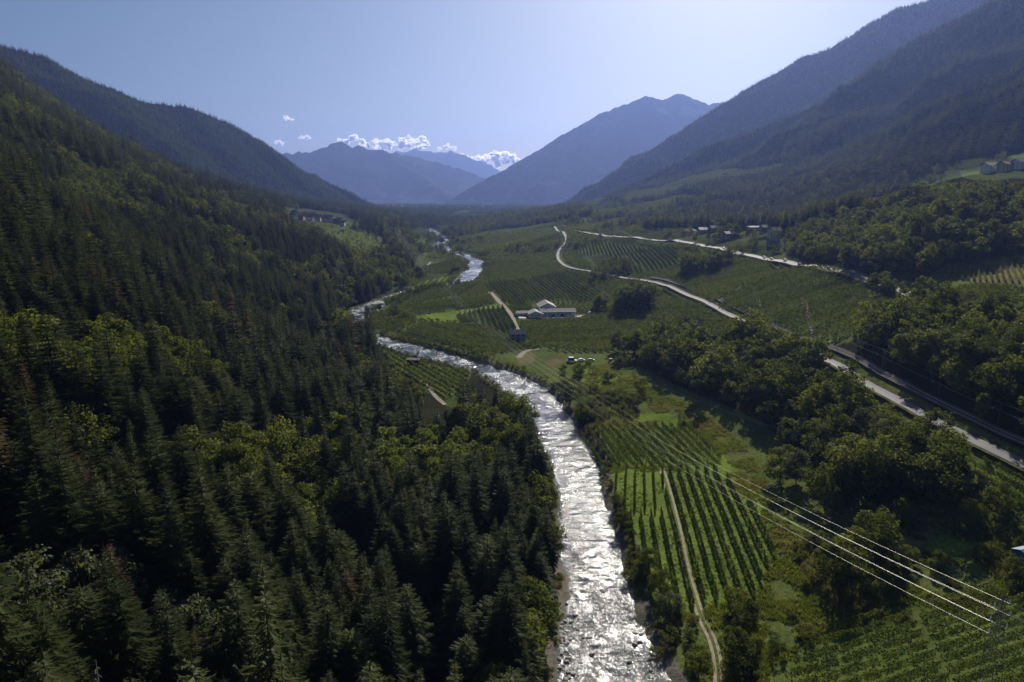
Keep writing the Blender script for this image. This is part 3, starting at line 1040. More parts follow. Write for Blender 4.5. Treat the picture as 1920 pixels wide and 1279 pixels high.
strip("farm_path", line_hits([(1222, 602), (1230, 615), (1246, 632), (1252, 644)]), 3, M['dirt'], 0.12, label="grassy farm path")
strip("farm_path", line_hits([(1010, 655), (985, 660), (972, 672)]), 3.5, M['dirt'], 0.12, label="sandy farm path")
strip("garden_path", line_hits([(1560, 640), (1545, 645), (1520, 640)]), 2.2, M['dirt'], 0.15, label="garden path")
for px in ([(1412, 540), (1420, 560), (1430, 592)], [(1505, 560), (1515, 590), (1524, 628)], [(1440, 505), (1448, 512), (1446, 520)], [(758, 520), (790, 508), (808, 492)], [(1150, 590), (1160, 594), (1165, 600)]):
    strip("farm_path", line_hits(px), 2.6, M['dirt'], 0.15, label="grassy field path")


def rails():
    t = thing("railway_track", "single railway track with two steel rails beside the valley road", "railway")
    for s in (-0.7, 0.7):
        L = off_line(RL, s)
        L = L[(L[:, 1] > 150) & (L[:, 1] < 480)]
        z = gz(L[:, 0], L[:, 1])
        zc = gz(RL[:, 0], RL[:, 1])
        z = np.interp(np.arange(len(L)), np.arange(len(L)), z)
        P = [(a, b, c + 0.62) for (a, b), c in zip(L, z)][::2]
        MB().tube(P, 0.07, 4).build("rail", M['rail'], t)


rails()
print("ground", time.time() - T0)
# ------------------------------------------------------------------ trees
def tri_pack(T):
    T = np.asarray(T, float)
    V = T.reshape(-1, 3)
    return V, np.arange(len(V)).reshape(-1, T.shape[1])


def spruce_mesh(name, H, R, whorls, nb, twigs, r, narrow=1.0, gap=0.12, width=1.0, power=0.78):
    T = []
    for k in range(whorls):
        f = (k + r.uniform(-0.3, 0.3)) / whorls
        z = H * (gap + (0.985 - gap) * f)
        L0 = R * narrow * (1 - f) ** power * (0.78 + 0.22 * min(1, f * 6)) + 0.18
        a0 = r.uniform(0, 6.28)
        n = max(4, int(nb * (1 - 0.45 * f)))
        for j in range(n):
            a = a0 + 2 * math.pi * j / n + r.uniform(-0.3, 0.3)
            L = L0 * r.uniform(0.62, 1.18)
            droop = r.uniform(0.28, 0.52) * (1 - 0.75 * f) - 0.12 * f
            ca, sa = math.cos(a), math.sin(a)

            def pt(s, lat=0.0, dz=0.0):
                return (ca * L * s - sa * lat, sa * L * s + ca * lat, z - droop * L * s + 0.16 * L * s * s + dz)
            m = twigs
            for q in range(m):
                s0 = 0.12 + 0.78 * q / m
                s1 = s0 + 0.95 / m
                w = width * (0.26 * L * (1.1 - s0) + 0.16) * r.uniform(0.7, 1.25)
                for sg in (-1, 1):
                    T.append((pt(s0, 0, 0.05), pt(s1, 0.0, 0.05), pt(min(s1 + 0.16, 1.1), sg * w, -w * r.uniform(0.15, 0.55))))
            T.append((pt(0.72, 0.10 + 0.03 * L, 0), pt(0.72, -0.10 - 0.03 * L, 0), pt(1.08, 0, 0.02)))
    # leader shoot
    for j in range(3):
        a = 2.1 * j
        T.append(((0.16 * math.cos(a), 0.16 * math.sin(a), H * 0.955), (0.16 * math.cos(a + 2), 0.16 * math.sin(a + 2), H * 0.955), (0, 0, H * 1.01)))
    V, F = tri_pack(T)
    return V, F


def trunk_geo(H, r0, n=6, lean=0.0, top=0.95):
    V, F = [], []
    rings = [(0.0, 1.25), (0.05, 1.0), (0.35, 0.75), (0.7, 0.4), (top, 0.08)]
    for z, k in rings:
        for j in range(n):
            a = 2 * math.pi * j / n
            V.append((r0 * k * math.cos(a) + lean * z * z, r0 * k * math.sin(a), z * H - (0.8 if z == 0 else 0)))
    for i in range(len(rings) - 1):
        for j in range(n):
            F.append((i * n + j, i * n + (j + 1) % n, (i + 1) * n + (j + 1) % n, (i + 1) * n + j))
    return np.array(V), np.array(F)


def quads_to_tris(F):
    F = np.asarray(F)
    return np.vstack([F[:, [0, 1, 2]], F[:, [0, 2, 3]]])


def broad_crown(H, R, base, clumps, leaves, size, r, shape='round'):
    """leaf clumps spread through an uneven crown; returns quads"""
    C = []
    tries = 0
    while len(C) < clumps and tries < 4000:
        tries += 1
        p = r.normal(size=3)
        p /= np.linalg.norm(p)
        rad = r.uniform(0.45, 1.0) ** 0.6
        q = p * rad
        zc = base + (H - base) * 0.5
        hz = (H - base) * 0.5
        rr = R
        if shape == 'cone':
            rr = R * (1.05 - 0.75 * (q[2] * 0.5 + 0.5))
        if shape == 'round' and q[2] < -0.8:
            continue
        c = np.array([q[0] * rr, q[1] * rr, zc + q[2] * hz])
        C.append((c, R * r.uniform(0.24, 0.42)))
    Q = []
    for c, cr in C:
        n = int(leaves * r.uniform(0.7, 1.3))
        p = r.normal(size=(n, 3))
        p /= np.linalg.norm(p, axis=1)[:, None]
        rad = cr * r.uniform(0.55, 1.08, size=(n, 1))
        pos = c + p * rad * np.array([1.1, 1.1, 0.8])
        nr = p + r.normal(size=(n, 3)) * 0.55 + np.array([0, 0, 0.35])
        nr /= np.linalg.norm(nr, axis=1)[:, None]
        t = np.cross(nr, r.normal(size=(n, 3)))
        t /= np.linalg.norm(t, axis=1)[:, None] + 1e-9
        b = np.cross(nr, t)
        s = size * r.uniform(0.6, 1.3, size=(n, 1))
        Q.append(np.stack([pos - t * s, pos - b * s * 0.62, pos + t * s, pos + b * s * 0.62], 1))
    Q = np.vstack(Q)
    V = Q.reshape(-1, 3)
    return V, np.arange(len(V)).reshape(-1, 4), [c for c, _ in C]


def limbs_geo(H, r0, base, C, r, n=5):
    mb = MB()
    mb.tube([(0, 0, -0.8), (0.05, 0, 0.4), (0.1 * r.uniform(-1, 1), 0.1, base), (0.2 * r.uniform(-1, 1), 0.2 * r.uniform(-1, 1), H * 0.72)], [r0 * 1.3, r0, r0 * 0.8, r0 * 0.25], n)
    for c in C[:9]:
        z0 = base + (H - base) * r.uniform(0.02, 0.4)
        mb.tube([(0, 0, z0), (c[0] * 0.45, c[1] * 0.45, z0 + (c[2] - z0) * 0.4), tuple(c)], [r0 * 0.4, r0 * 0.25, r0 * 0.08], 4)
    return mb


def combine(parts, name):
    """parts: (V, F(any), material) -> one triangle mesh with material slots"""
    Vs, Fs, mi, mats = [], [], [], []
    o = 0
    for k, (V, F, m) in enumerate(parts):
        F = np.asarray(F)
        if F.shape[1] == 4:
            F = quads_to_tris(F)
        Vs.append(np.asarray(V))
        Fs.append(F + o)
        mi.append(np.full(len(F), k))
        mats.append(m)
        o += len(V)
    return mesh_np(name, np.vstack(Vs), np.vstack(Fs), mats, np.concatenate(mi))


def mb_arrays(mb):
    V = np.array(mb.v)
    T = []
    for f in mb.f:
        for i in range(1, len(f) - 1):
            T.append((f[0], f[i], f[i + 1]))
    return V, np.array(T)


R_ = np.random.default_rng(11)
SPR_HI = []      # (crown mesh, trunk mesh, height)
for k, (H, R, nar) in enumerate(((25, 5.0, 1.0), (27, 5.0, 0.95), (23, 5.2, 1.05), (26, 4.3, 1.0), (24, 5.6, 1.0))):
    V, F = spruce_mesh("c", H, R, 38, 13, 8, R_, narrow=nar, width=1.05)
    cm = mesh_np("spruce_crown", V, F, M['spruce'])
    V, F = trunk_geo(H, 0.34)
    SPR_HI.append((cm, mesh_np("spruce_trunk", V, F, M['bark']), H))


PINE_HI = []
for k, (H, R, pw) in enumerate(((21, 4.8, 0.5), (23, 4.4, 0.55), (19, 5.0, 0.42))):
    V, F = spruce_mesh("c", H, R, 30, 12, 7, R_, width=1.1, power=pw, gap=0.2)
    V[:, 0] += 0.35 * np.sin(V[:, 2] * 0.4)
    cm = mesh_np("pine_crown", V, F, M['larch'])
    V, F = trunk_geo(H, 0.32)
    PINE_HI.append((cm, mesh_np("pine_trunk", V, F, M['bark']), H))


def proto_obj(name, me):
    return bpy.data.objects.new(name, me)      # not linked: only a source for scattered masses


SPR_MID, SPR_LO = [], []
for k, (H, R) in enumerate(((25, 5.0), (27, 4.9), (22, 5.2), (25, 4.3), (21, 5.4))):
    V, F = spruce_mesh("c", H, R, 24, 10, 3, R_, width=1.5)
    V2, F2 = trunk_geo(H, 0.34, 4)
    SPR_MID.append(proto_obj("spruce_source", combine([(V, F, M['spruce']), (V2, F2, M['bark'])], "spruce_source")))
for k, (H, R, pw) in enumerate(((20, 4.8, 0.5), (22, 4.4, 0.55))):
    V, F = spruce_mesh("c", H, R, 18, 9, 3, R_, width=1.5, power=pw, gap=0.2)
    V2, F2 = trunk_geo(H, 0.32, 4)
    SPR_MID.append(proto_obj("pine_source", combine([(V, F, M['larch']), (V2, F2, M['bark'])], "pine_source")))
for k, (H, R) in enumerate(((24, 5.4), (26, 5.0), (20, 5.6))):
    V, F = spruce_mesh("c", H, R, 10, 8, 1, R_, width=2.4)
    SPR_LO.append(proto_obj("spruce_source", combine([(V, F, M['far_spruce'])], "spruce_source")))
BRD_HI = {}
for kind, mk, cl in (('leaf', 'leaf', 36), ('pale', 'pale_leaf', 34), ('willow', 'willow', 34)):
    BRD_HI[kind] = []
    for k in range(3 if kind == 'leaf' else 2):
        H = (15, 17, 13.5)[k]
        V, F, C = broad_crown(H, (5.2, 5.0, 5.6)[k] * (0.72 if kind == 'pale' else 1), 1.7, cl + 8, 84, 0.36, R_)
        cm = mesh_np("broadleaf_crown", V, F, M[mk])
        tm = limbs_geo(H, 0.26, 2.6, C, R_)
        V2, F2 = mb_arrays(tm)
        BRD_HI[kind].append((cm, mesh_np("broadleaf_trunk", V2, F2, M['bark']), H))
V, F, C = broad_crown(11, 2.2, 0.8, 26, 90, 0.33, R_, 'cone')
V2, F2 = mb_arrays(limbs_geo(11, 0.18, 1.0, C, R_))
BRD_HI['cone'] = [(mesh_np("broadleaf_crown", V, F, M['pale_leaf']), mesh_np("broadleaf_trunk", V2, F2, M['bark']), 11)]
BRD_MID, BRD_LO, SHRUB, SHRUB_HI = [], [], [], []
for k in range(4):
    H, R = ((15, 5.0), (17, 5.2), (12, 5.0), (14, 4.2))[k]
    V, F, C = broad_crown(H, R, 2.2, 24, 42, 0.55, R_)
    V2, F2 = mb_arrays(limbs_geo(H, 0.26, 2.4, C[:4], R_, 4))
    BRD_MID.append(proto_obj("broadleaf_source", combine([(V, F, M['leaf']), (V2, F2, M['bark'])], "broadleaf_source")))
for k in range(3):
    V, F, C = broad_crown((14, 16, 12)[k], 5.0, 1.0, 14, 12, 1.05, R_)
    BRD_LO.append(proto_obj("broadleaf_source", combine([(V, F, M['leaf'])], "broadleaf_source")))
for k in range(4):
    V, F, C = broad_crown((2.6, 3.4, 2.0, 4.4)[k], (1.7, 1.6, 1.8, 1.9)[k], 0.0, 12, 34, 0.22, R_, 'any')
    SHRUB.append(proto_obj("shrub_source", combine([(V, F, M['shrub'])], "shrub_source")))
for k in range(4):
    H = (3.0, 4.2, 2.4, 5.5)[k]
    V, F, C = broad_crown(H, (2.0, 2.0, 2.2, 2.3)[k], 0.1, 18, 80, 0.17, R_, 'any')
    V2, F2 = mb_arrays(limbs_geo(H * 0.8, 0.07, 0.3, C, R_, 4))
    SHRUB_HI.append((mesh_np("shrub_crown", V, F, M['shrub']), mesh_np("shrub_stem", V2, F2, M['bark']), H))


# ------------------------------------------------------------------ scatter one mass over points with geometry nodes
def scatter(name, P, variant, scale, rot, protos, label):
    P = np.asarray(P, np.float32)
    me = bpy.data.meshes.new(name)
    me.vertices.add(len(P))
    me.vertices.foreach_set("co", P.ravel())
    wide = np.asarray(scale) * np.random.default_rng(9).uniform(0.8, 1.28, len(P))
    for nm, ty, arr in (("variant", 'INT', variant), ("scl", 'FLOAT', scale), ("wide", 'FLOAT', wide), ("rot", 'FLOAT', rot)):
        a = me.attributes.new(nm, ty, 'POINT')
        a.data.foreach_set("value", np.asarray(arr, np.int32 if ty == 'INT' else np.float32))
    me.update()
    o = link(name, me)
    ng = bpy.data.node_groups.new(name + "_spread", 'GeometryNodeTree')
    ng.interface.new_socket("Geometry", in_out='INPUT', socket_type='NodeSocketGeometry')
    ng.interface.new_socket("Geometry", in_out='OUTPUT', socket_type='NodeSocketGeometry')
    n, l = ng.nodes, ng.links
    gi, go = n.new("NodeGroupInput"), n.new("NodeGroupOutput")

    def attr(nm, ty):
        a = n.new("GeometryNodeInputNamedAttribute")
        a.data_type = ty
        a.inputs[0].default_value = nm
        return a.outputs[0]
    v, s, r = attr("variant", 'INT'), attr("scl", 'FLOAT'), attr("rot", 'FLOAT')
    cx = n.new("ShaderNodeCombineXYZ")
    l.new(r, cx.inputs[2])
    wd = attr("wide", 'FLOAT')
    sv = n.new("ShaderNodeCombineXYZ")
    l.new(wd, sv.inputs[0])
    l.new(wd, sv.inputs[1])
    l.new(s, sv.inputs[2])
    j = n.new("GeometryNodeJoinGeometry")
    for k, po in enumerate(protos):
        oi = n.new("GeometryNodeObjectInfo")
        oi.inputs["Object"].default_value = po
        oi.inputs["As Instance"].default_value = False
        c = n.new("FunctionNodeCompare")
        c.data_type = 'INT'
        c.operation = 'EQUAL'
        ints = [q for q in c.inputs if q.type == 'INT']
        l.new(v, ints[0])
        ints[1].default_value = k
        ip = n.new("GeometryNodeInstanceOnPoints")
        l.new(gi.outputs[0], ip.inputs["Points"])
        l.new(c.outputs[0], ip.inputs["Selection"])
        l.new(oi.outputs["Geometry"], ip.inputs["Instance"])
        l.new(cx.outputs[0], ip.inputs["Rotation"])
        l.new(sv.outputs[0], ip.inputs["Scale"])
        l.new(ip.outputs[0], j.inputs[0])
    l.new(j.outputs[0], go.inputs[0])
    md = o.modifiers.new("spread", 'NODES')
    md.node_group = ng
    tag(o, label, None, None, "stuff")
    return o


def jitter(poly, step, r, keep=None):
    lo, hi = poly.min(0), poly.max(0)
    nx, ny = int((hi[0] - lo[0]) / step) + 1, int((hi[1] - lo[1]) / step) + 1
    X, Y = np.meshgrid(lo[0] + np.arange(nx) * step, lo[1] + np.arange(ny) * step)
    X = X + np.where(np.arange(ny) % 2, step / 2, 0)[:, None]
    X = X + r.uniform(-0.42, 0.42, X.shape) * step
    Y = Y + r.uniform(-0.42, 0.42, Y.shape) * step
    X, Y = X.ravel(), Y.ravel()
    k = in_poly(X, Y, poly)
    return np.stack([X[k], Y[k]], 1)


def view_cull(P2, h, mx=260, near=True):
    z = gz(P2[:, 0], P2[:, 1])
    Y = np.maximum(P2[:, 1], 1)
    px, py, f = project(np.stack([P2[:, 0], P2[:, 1], z + h], -1))
    px0, py0, _ = project(np.stack([P2[:, 0], P2[:, 1], z], -1))
    ok = (P2[:, 1] > 8) & (px > -mx) & (px < 1920 + mx) & (py < 1279 + 120) & (py0 > -200)
    ok &= visible(P2[:, 0], Y, z + h, 0.010)
    return ok, z


def dist_to(P2, line):
    return dist_poly(P2[:, 0], P2[:, 1], np.asarray(line)[:, :2])


conif, broad = [], []        # rows: x, y, z, scale, kind-index
RT = np.random.default_rng(5)
# the left forest, denser sampling near the camera
for (y0, y1, st) in ((-60, 330, 4.7), (330, 650, 5.8), (650, 2000, 7.8)):
    P = jitter(P_LEFT, st, RT)
    P = P[(P[:, 1] >= y0) & (P[:, 1] < y1)]
    k = np.ones(len(P), bool)
    for c in CLEAR_L + [VILLAGE_L]:
        k &= ~in_poly(P[:, 0], P[:, 1], c)
    k &= ~(in_poly(P[:, 0], P[:, 1], MEADOW_L) & (RT.random(len(P)) > 0.06))
    k &= ~((np.hypot(P[:, 0], P[:, 1]) < 60))
    P = P[k]
    ok, z = view_cull(P, 24)
    P, z = P[ok], z[ok]
    g = fbm(P[:, 0] / 55 + 3, P[:, 1] / 55, 3) + RT.normal(size=len(P)) * 0.13
    isb = g > 0.29
    # riverside and lower hill edges carry more broadleaf trees
    edge = dist_to(P, RIV_C) < 22
    isb |= edge & (RT.random(len(P)) < 0.25) & (P[:, 1] < 400)
    isb |= (P[:, 0] < -200) & (P[:, 1] > 240) & (z > 55) & (g > 0.17 - 0.1 * RT.random(len(P)))
    isb |= (P[:, 1] > 560) & (z < 26) & (RT.random(len(P)) < 0.6)
    gap = fbm(P[:, 0] / 16 + 9, P[:, 1] / 16, 2) < -0.42
    P, z, isb = P[~gap], z[~gap], isb[~gap]
    s = np.clip(RT.normal(0.86, 0.24, len(P)), 0.36, 1.35)
    for i in range(len(P)):
        (broad if isb[i] else conif).append((P[i, 0], P[i, 1], z[i], s[i] * (0.95 if isb[i] else 1.0), 0))
PALE_POLY = hits([(680, 960), (700, 895), (820, 850), (905, 880), (880, 955), (780, 985)])[:, :2]
conif = [c for c in conif if not in_poly(np.array([c[0]]), np.array([c[1]]), PALE_POLY)[0]]
broad = [c for c in broad if not in_poly(np.array([c[0]]), np.array([c[1]]), PALE_POLY)[0]]
pale = []
# the forest edge stands low where the river and the left-bank orchard open behind it
_open = np.array([(708, 628), (790, 630), (900, 655), (1000, 715), (1040, 780), (1012, 775), (985, 742), (950, 716), (920, 700), (880, 692), (866, 700), (866, 765), (800, 728), (770, 704), (722, 672)], float)


_open2 = np.array([(528, 388), (575, 386), (650, 402), (700, 428), (690, 470), (640, 440), (600, 424), (560, 414)], float)


def keep_open(L, H):
    A = np.array(L, float)
    ok_ = np.ones(len(A), bool)
    for f in np.linspace(0.1, 1.0, 14):
        px, py, _ = project(A[:, :3] + np.stack([0 * A[:, 3], 0 * A[:, 3], A[:, 3] * H * f], 1))
        ok_ &= ~((A[:, 1] < 540) & (A[:, 0] < 12) & in_poly(px, py, _open))
        ok_ &= ~((A[:, 1] < 1150) & in_poly(px, py, _open2))
    return [L[i] for i in range(len(L)) if ok_[i]]


conif, broad = keep_open(conif, 26), keep_open(broad, 15)
for p in jitter(PALE_POLY, 7.0, RT):
    pale.append((p[0], p[1], float(gz(p[0], p[1])), RT.uniform(0.8, 1.15), 1))


GREY = [tuple(hit(a, b)) for a, b in ((100, 1240), (170, 1205), (60, 1215), (390, 1268), (350, 1250), (640, 905), (690, 910), (715, 885), (560, 870), (230, 1180))]
for L_ in (conif, broad):
    L_[:] = [c for c in L_ if min((c[0] - g_[0]) ** 2 + (c[1] - g_[1]) ** 2 for g_ in GREY) > 30]


def add_wood(poly, st, frac_con=0.0, smin=0.7, smax=1.15, hgt=15, avoid=(), clear=None):
    P = jitter(poly, st, RT)
    ok, z = view_cull(P, hgt)
    P, z = P[ok], z[ok]
    for line, d in avoid:
        k = dist_to(P, line) > d
        P, z = P[k], z[k]
    if clear is not None:
        k = ~in_poly(P[:, 0], P[:, 1], clear)
        P, z = P[k], z[k]
    c = RT.random(len(P)) < frac_con
    for i in range(len(P)):
        (conif if c[i] else broad).append((P[i, 0], P[i, 1], z[i], RT.uniform(smin, smax) * (0.85 if c[i] else 1), 0))


AV = ((ROAD_MID_S, 5.5), (RL, 5.0), (smooth_poly(ROAD_UP2, 6), 7.0))
HOTEL_CLEAR = hits([(1690, 345), (1750, 318), (1790, 302), (1960, 272), (1990, 340), (1800, 346)])[:, :2]
add_wood(P_W1, 6.8, 0.04, 0.5, 1.3, avoid=AV)
add_wood(P_W2, 7.0, 0.03, 0.5, 1.25, avoid=AV)
add_wood(P_W3, 8.0, 0.04, 0.5, 1.25, avoid=AV, clear=HOTEL_CLEAR)
add_wood(P_R4, 8.0, 0.75, 0.8, 1.2, 24, avoid=AV)
add_wood(P_VW, 9.0, 0.35, 0.7, 1.1, 20)
for px, n, rad, sm in (((1192, 578), 26, 15, 1.25), ((1322, 502), 34, 22, 1.05), ((1150, 512), 24, 26, 0.85), ((1124, 580), 7, 6, 0.9), ((1300, 490), 12, 14, 0.9), ((1178, 660), 8, 8, 0.9),
                       ((855, 512), 5, 7, 0.7), ((1015, 578), 3, 5, 0.6), ((742, 596), 4, 6, 0.6), ((757, 600), 3, 4, 0.6), ((980, 470), 10, 26, 0.7), ((1090, 460), 12, 30, 0.7), ((1030, 470), 9, 24, 0.7),
                       ((1270, 640), 8, 12, 0.8), ((1340, 448), 12, 26, 0.8), ((1420, 462), 9, 22, 0.6), ((1475, 470), 8, 14, 0.6), ((1398, 444), 6, 18, 0.6), ((1496, 440), 6, 12, 0.8), ((1270, 445), 10, 22, 0.7), ((1650, 545), 6, 9, 0.8), ((1740, 345), 6, 14, 0.8), ((1760, 325), 4, 12, 0.7),
                       ((1700, 325), 8, 22, 0.9), ((1880, 300), 3, 10, 0.8), ((850, 480), 8, 16, 0.7), ((815, 470), 14, 26, 0.8), ((800, 452), 16, 34, 0.9), ((830, 452), 12, 34, 0.8), ((770, 475), 12, 18, 0.9),
                       ((900, 440), 8, 40, 0.7), ((880, 455), 8, 30, 0.7), ((1140, 430), 10, 40, 0.8), ((1100, 418), 12, 50, 0.8), ((1200, 405), 14, 50, 0.8), ((1160, 395), 14, 60, 0.8), ((700, 425), 14, 30, 0.9), ((720, 440), 12, 26, 0.9), ((775, 551), 9, 10, 0.5), ((800, 546), 9, 10, 0.5), ((825, 541), 9, 10, 0.5), ((850, 536), 8, 9, 0.45), ((915, 500), 7, 8, 0.5), ((905, 482), 9, 12, 0.6), ((870, 470), 10, 18, 0.7), ((850, 458), 10, 22, 0.7), ((700, 588), 8, 8, 0.5), ((740, 566), 7, 8, 0.45), ((780, 520), 12, 14, 0.8), ((760, 535), 10, 10, 0.8)):
    c = hit(*px)
    for _ in range(n):
        a, q = RT.uniform(0, 6.28), rad * math.sqrt(RT.random())
        x, y = c[0] + q * math.cos(a), c[1] + q * math.sin(a) * 1.3
        broad.append((x, y, float(gz(x, y)), sm * RT.uniform(0.7, 1.1), 0))
# singled-out trees on the right bank: (crown-foot pixel, kind, scale)
solo = []
for px, kind, s in (((1462, 905), 'leaf', 0.9), ((1492, 915), 'willow', 0.86), ((1545, 950), 'leaf', 1.0), ((1580, 945), 'leaf', 0.85), ((1563, 972), 'cone', 0.95), ((1640, 1050), 'leaf', 1.05),
                    ((1590, 1075), 'leaf', 0.9), ((1560, 1100), 'leaf', 0.8), ((1660, 860), 'willow', 1.0), ((1620, 845), 'willow', 0.95), ((1700, 900), 'leaf', 1.1), ((1770, 895), 'leaf', 1.15),
                    ((1310, 1270), 'leaf', 0.55), ((1395, 1195), 'leaf', 0.62), ((1380, 1150), 'leaf', 0.5), ((1385, 1260), 'leaf', 0.7), ((1855, 770), 'leaf', 0.8), ((1840, 790), 'pale', 0.6),
                    ((1240, 1120), 'leaf', 0.55), ((1215, 1075), 'leaf', 0.45), ((1255, 1160), 'willow', 0.5), ((1090, 790), 'leaf', 0.62), ((1070, 760), 'leaf', 0.6), ((1060, 735), 'leaf', 0.55),
                    ((1200, 740), 'leaf', 0.6), ((1195, 765), 'leaf', 0.4), ((1140, 715), 'leaf', 0.4), ((1085, 705), 'leaf', 0.5), ((1055, 715), 'leaf', 0.6), ((1820, 985), 'leaf', 0.55), ((1870, 960), 'leaf', 0.6),
                    ((1760, 1070), 'leaf', 0.35), ((1700, 1060), 'leaf', 0.4), ((1900, 1090), 'leaf', 0.45), ((1690, 985), 'leaf', 0.5), ((1155, 950), 'leaf', 0.36), ((1165, 985), 'leaf', 0.4)):
    c = hit(*px)
    solo.append((c[0], c[1], c[2], s, kind))
print("tree spots", len(conif), len(broad), len(pale), time.time() - T0)
# distant forest on the mountain sides
far_pts = []
for (x0, x1, y0, y1, st) in ((-2600, -150, 1500, 3300, 10.5), (100, 3300, 850, 3700, 11.0), (-900, 1500, 1700, 5200, 15.0)):
    poly = np.array([(x0, y0), (x1, y0), (x1, y1), (x0, y1)], float)
    P = jitter(poly, st, RT)
    inl = in_poly(P[:, 0], P[:, 1], P_LEFT)
    P = P[~inl]
    if st > 14:
        P = P[fbm(P[:, 0] / 120, P[:, 1] / 120, 3) > 0.16]
    else:
        t = tents(P[:, 0], P[:, 1])
        P = P[(t > gz(P[:, 0], P[:, 1]) - 40) | ((P[:, 0] > 420) & (P[:, 1] > 900)) | ((P[:, 0] < -220) & (P[:, 1] > 1500))]
    k = np.ones(len(P), bool)
    for q in FW.values():
        k &= ~in_poly(P[:, 0], P[:, 1], q[0])
    k &= fbm(P[:, 0] / 60 + 31, P[:, 1] / 60, 3) > -0.62
    k &= ~in_poly(P[:, 0], P[:, 1], HOTEL_CLEAR)
    P = P[k]
    ok, z = view_cull(P, 24, 120)
    P, z = P[ok], z[ok]
    far_pts.append(np.column_stack([P, z, RT.uniform(0.5, 0.95, len(P)) * np.where((P[:, 0] > 0) & (P[:, 1] < 1800), 1.25, np.where(P[:, 1] > 2100, 0.8, 1.0))]))
far_pts = np.vstack(far_pts)
# mixed wood over the lower right slopes between the fields
P = jitter(hits([(1060, 420), (1200, 395), (1480, 330), (1700, 315), (1640, 345), (1480, 425), (1300, 430)])[:, :2], 11, RT)
k = fbm(P[:, 0] / 90 + 7, P[:, 1] / 90, 3) > 0.0
for q in FW.values():
    k &= ~in_poly(P[:, 0], P[:, 1], q[0])
P = P[k]
ok, z = view_cull(P, 20)
for p, zz in zip(P[ok], z[ok]):
    (conif if RT.random() < 0.3 else broad).append((p[0], p[1], zz, RT.uniform(0.6, 1.0), 0))
_open3 = np.array([(1680, 318), (1760, 300), (1960, 272), (1960, 334), (1830, 336), (1720, 338)], float)


def keep_hotel(L, H):
    A = np.array(L, float)
    ok_ = np.ones(len(A), bool)
    for f in np.linspace(0.2, 1.0, 6):
        px, py, _ = project(A[:, :3] + np.stack([0 * A[:, 3], 0 * A[:, 3], A[:, 3] * H * f], 1))
        ok_ &= ~((A[:, 1] < 900) & (A[:, 0] > 200) & in_poly(px, py, _open3))
    return [L[i] for i in range(len(L)) if ok_[i]]


conif, broad = keep_hotel(conif, 26), keep_hotel(broad, 15)
# the road cutting: most trees on its lower side stay short
_rp = ROAD_MID_S[(ROAD_MID_S[:, 1] > 175) & (ROAD_MID_S[:, 1] < 345)]
_rx, _ry, _ = project(np.column_stack([_rp, gz(_rp[:, 0], _rp[:, 1]) + 0.5]))
_o = np.argsort(_rx)
for L_, H_ in ((conif, 26), (broad, 15)):
    A = np.array(L_, float)
    px, py, _ = project(A[:, :3] + np.stack([0 * A[:, 3], 0 * A[:, 3], A[:, 3] * H_], 1))
    rd_ = np.interp(px, _rx[_o], _ry[_o], left=0, right=0)
    bad = (py < rd_ + 3) & (A[:, 0] < 150) & (A[:, 0] > 60) & (A[:, 1] < 345) & (rd_ > 0) & (RT.random(len(A)) < 0.85)
    for i in np.where(bad)[0]:
        need = 0.42
        L_[i] = (*L_[i][:3], L_[i][3] * need, 0)
_px, _py, _f = project(far_pts[:, :3] + np.array([0, 0, 10.0]))
far_pts = far_pts[~(in_poly(_px, _py, _open3) & (far_pts[:, 1] < 1000))]
conif, broad, pale = np.array(conif, float), np.array(broad, float), np.array(pale, float)


def screen_size(A, h):
    px, py, f = project(A[:, :3] + np.array([0, 0, h * 0.6]))
    s = A[:, 3] * h / f * FPX
    s = np.where((px > -20) & (px < 1940) & (py > -20) & (py < 1300) & visible(A[:, 0], A[:, 1], A[:, 2] + h, 0.0), s, 0)
    return s, px, py


def place(kind, protos, k, x, y, z, s, label, cat, group, names):
    cm, tm, H = protos[k % len(protos)]
    t = thing(kind, label, cat, (x, y, z), RT.uniform(0, 6.28), group, s)
    w_ = s * RT.uniform(0.8, 1.28)
    t.scale = (w_, w_, s)
    t.rotation_euler[0] = RT.normal() * 0.02
    t.rotation_euler[1] = RT.normal() * 0.02
    link(names[0], cm, t)
    link(names[1], tm, t)
    return t


def where_left(x, y, z, dr):
    if dr < 24:
        return "on the left river bank beside the white water"
    if dr < 60:
        return "close behind the trees of the left river bank"
    if z < 30:
        return "on the foot of the shaded left slope"
    if z < 55:
        return "partway up the shaded left slope"
    return "high on the left slope beside the frame edge"


def size_word(h):
    return "very tall" if h > 28 else "tall" if h > 24 else "middling" if h > 19 else "short"


sz, px, py = screen_size(conif, 26)
order = np.argsort(-sz)
pick = order[:300]
drs = dist_to(conif[:, :2], RIV_C)
for n_, i in enumerate(pick):
    x, y, z, s, _ = conif[i]
    k = int(RT.integers(0, 5))
    if RT.random() < 0.22:
        k = k % 3
        h = PINE_HI[k][2] * s
        place("pine_tree", PINE_HI, k, x, y, z, s, f"{size_word(h)} olive green blunt topped conifer {where_left(x, y, z, drs[i])}", "tree", "blunt conifers of the left slope", ("crown", "trunk"))
        continue
    h = SPR_HI[k][2] * s
    place("spruce_tree", SPR_HI, k, x, y, z, s, f"{size_word(h)} dark {'narrow' if k == 3 else 'broad' if k in (2, 4) else 'pointed'} spruce {where_left(x, y, z, drs[i])}", "tree", "spruces of the left river slope", ("crown", "trunk"))
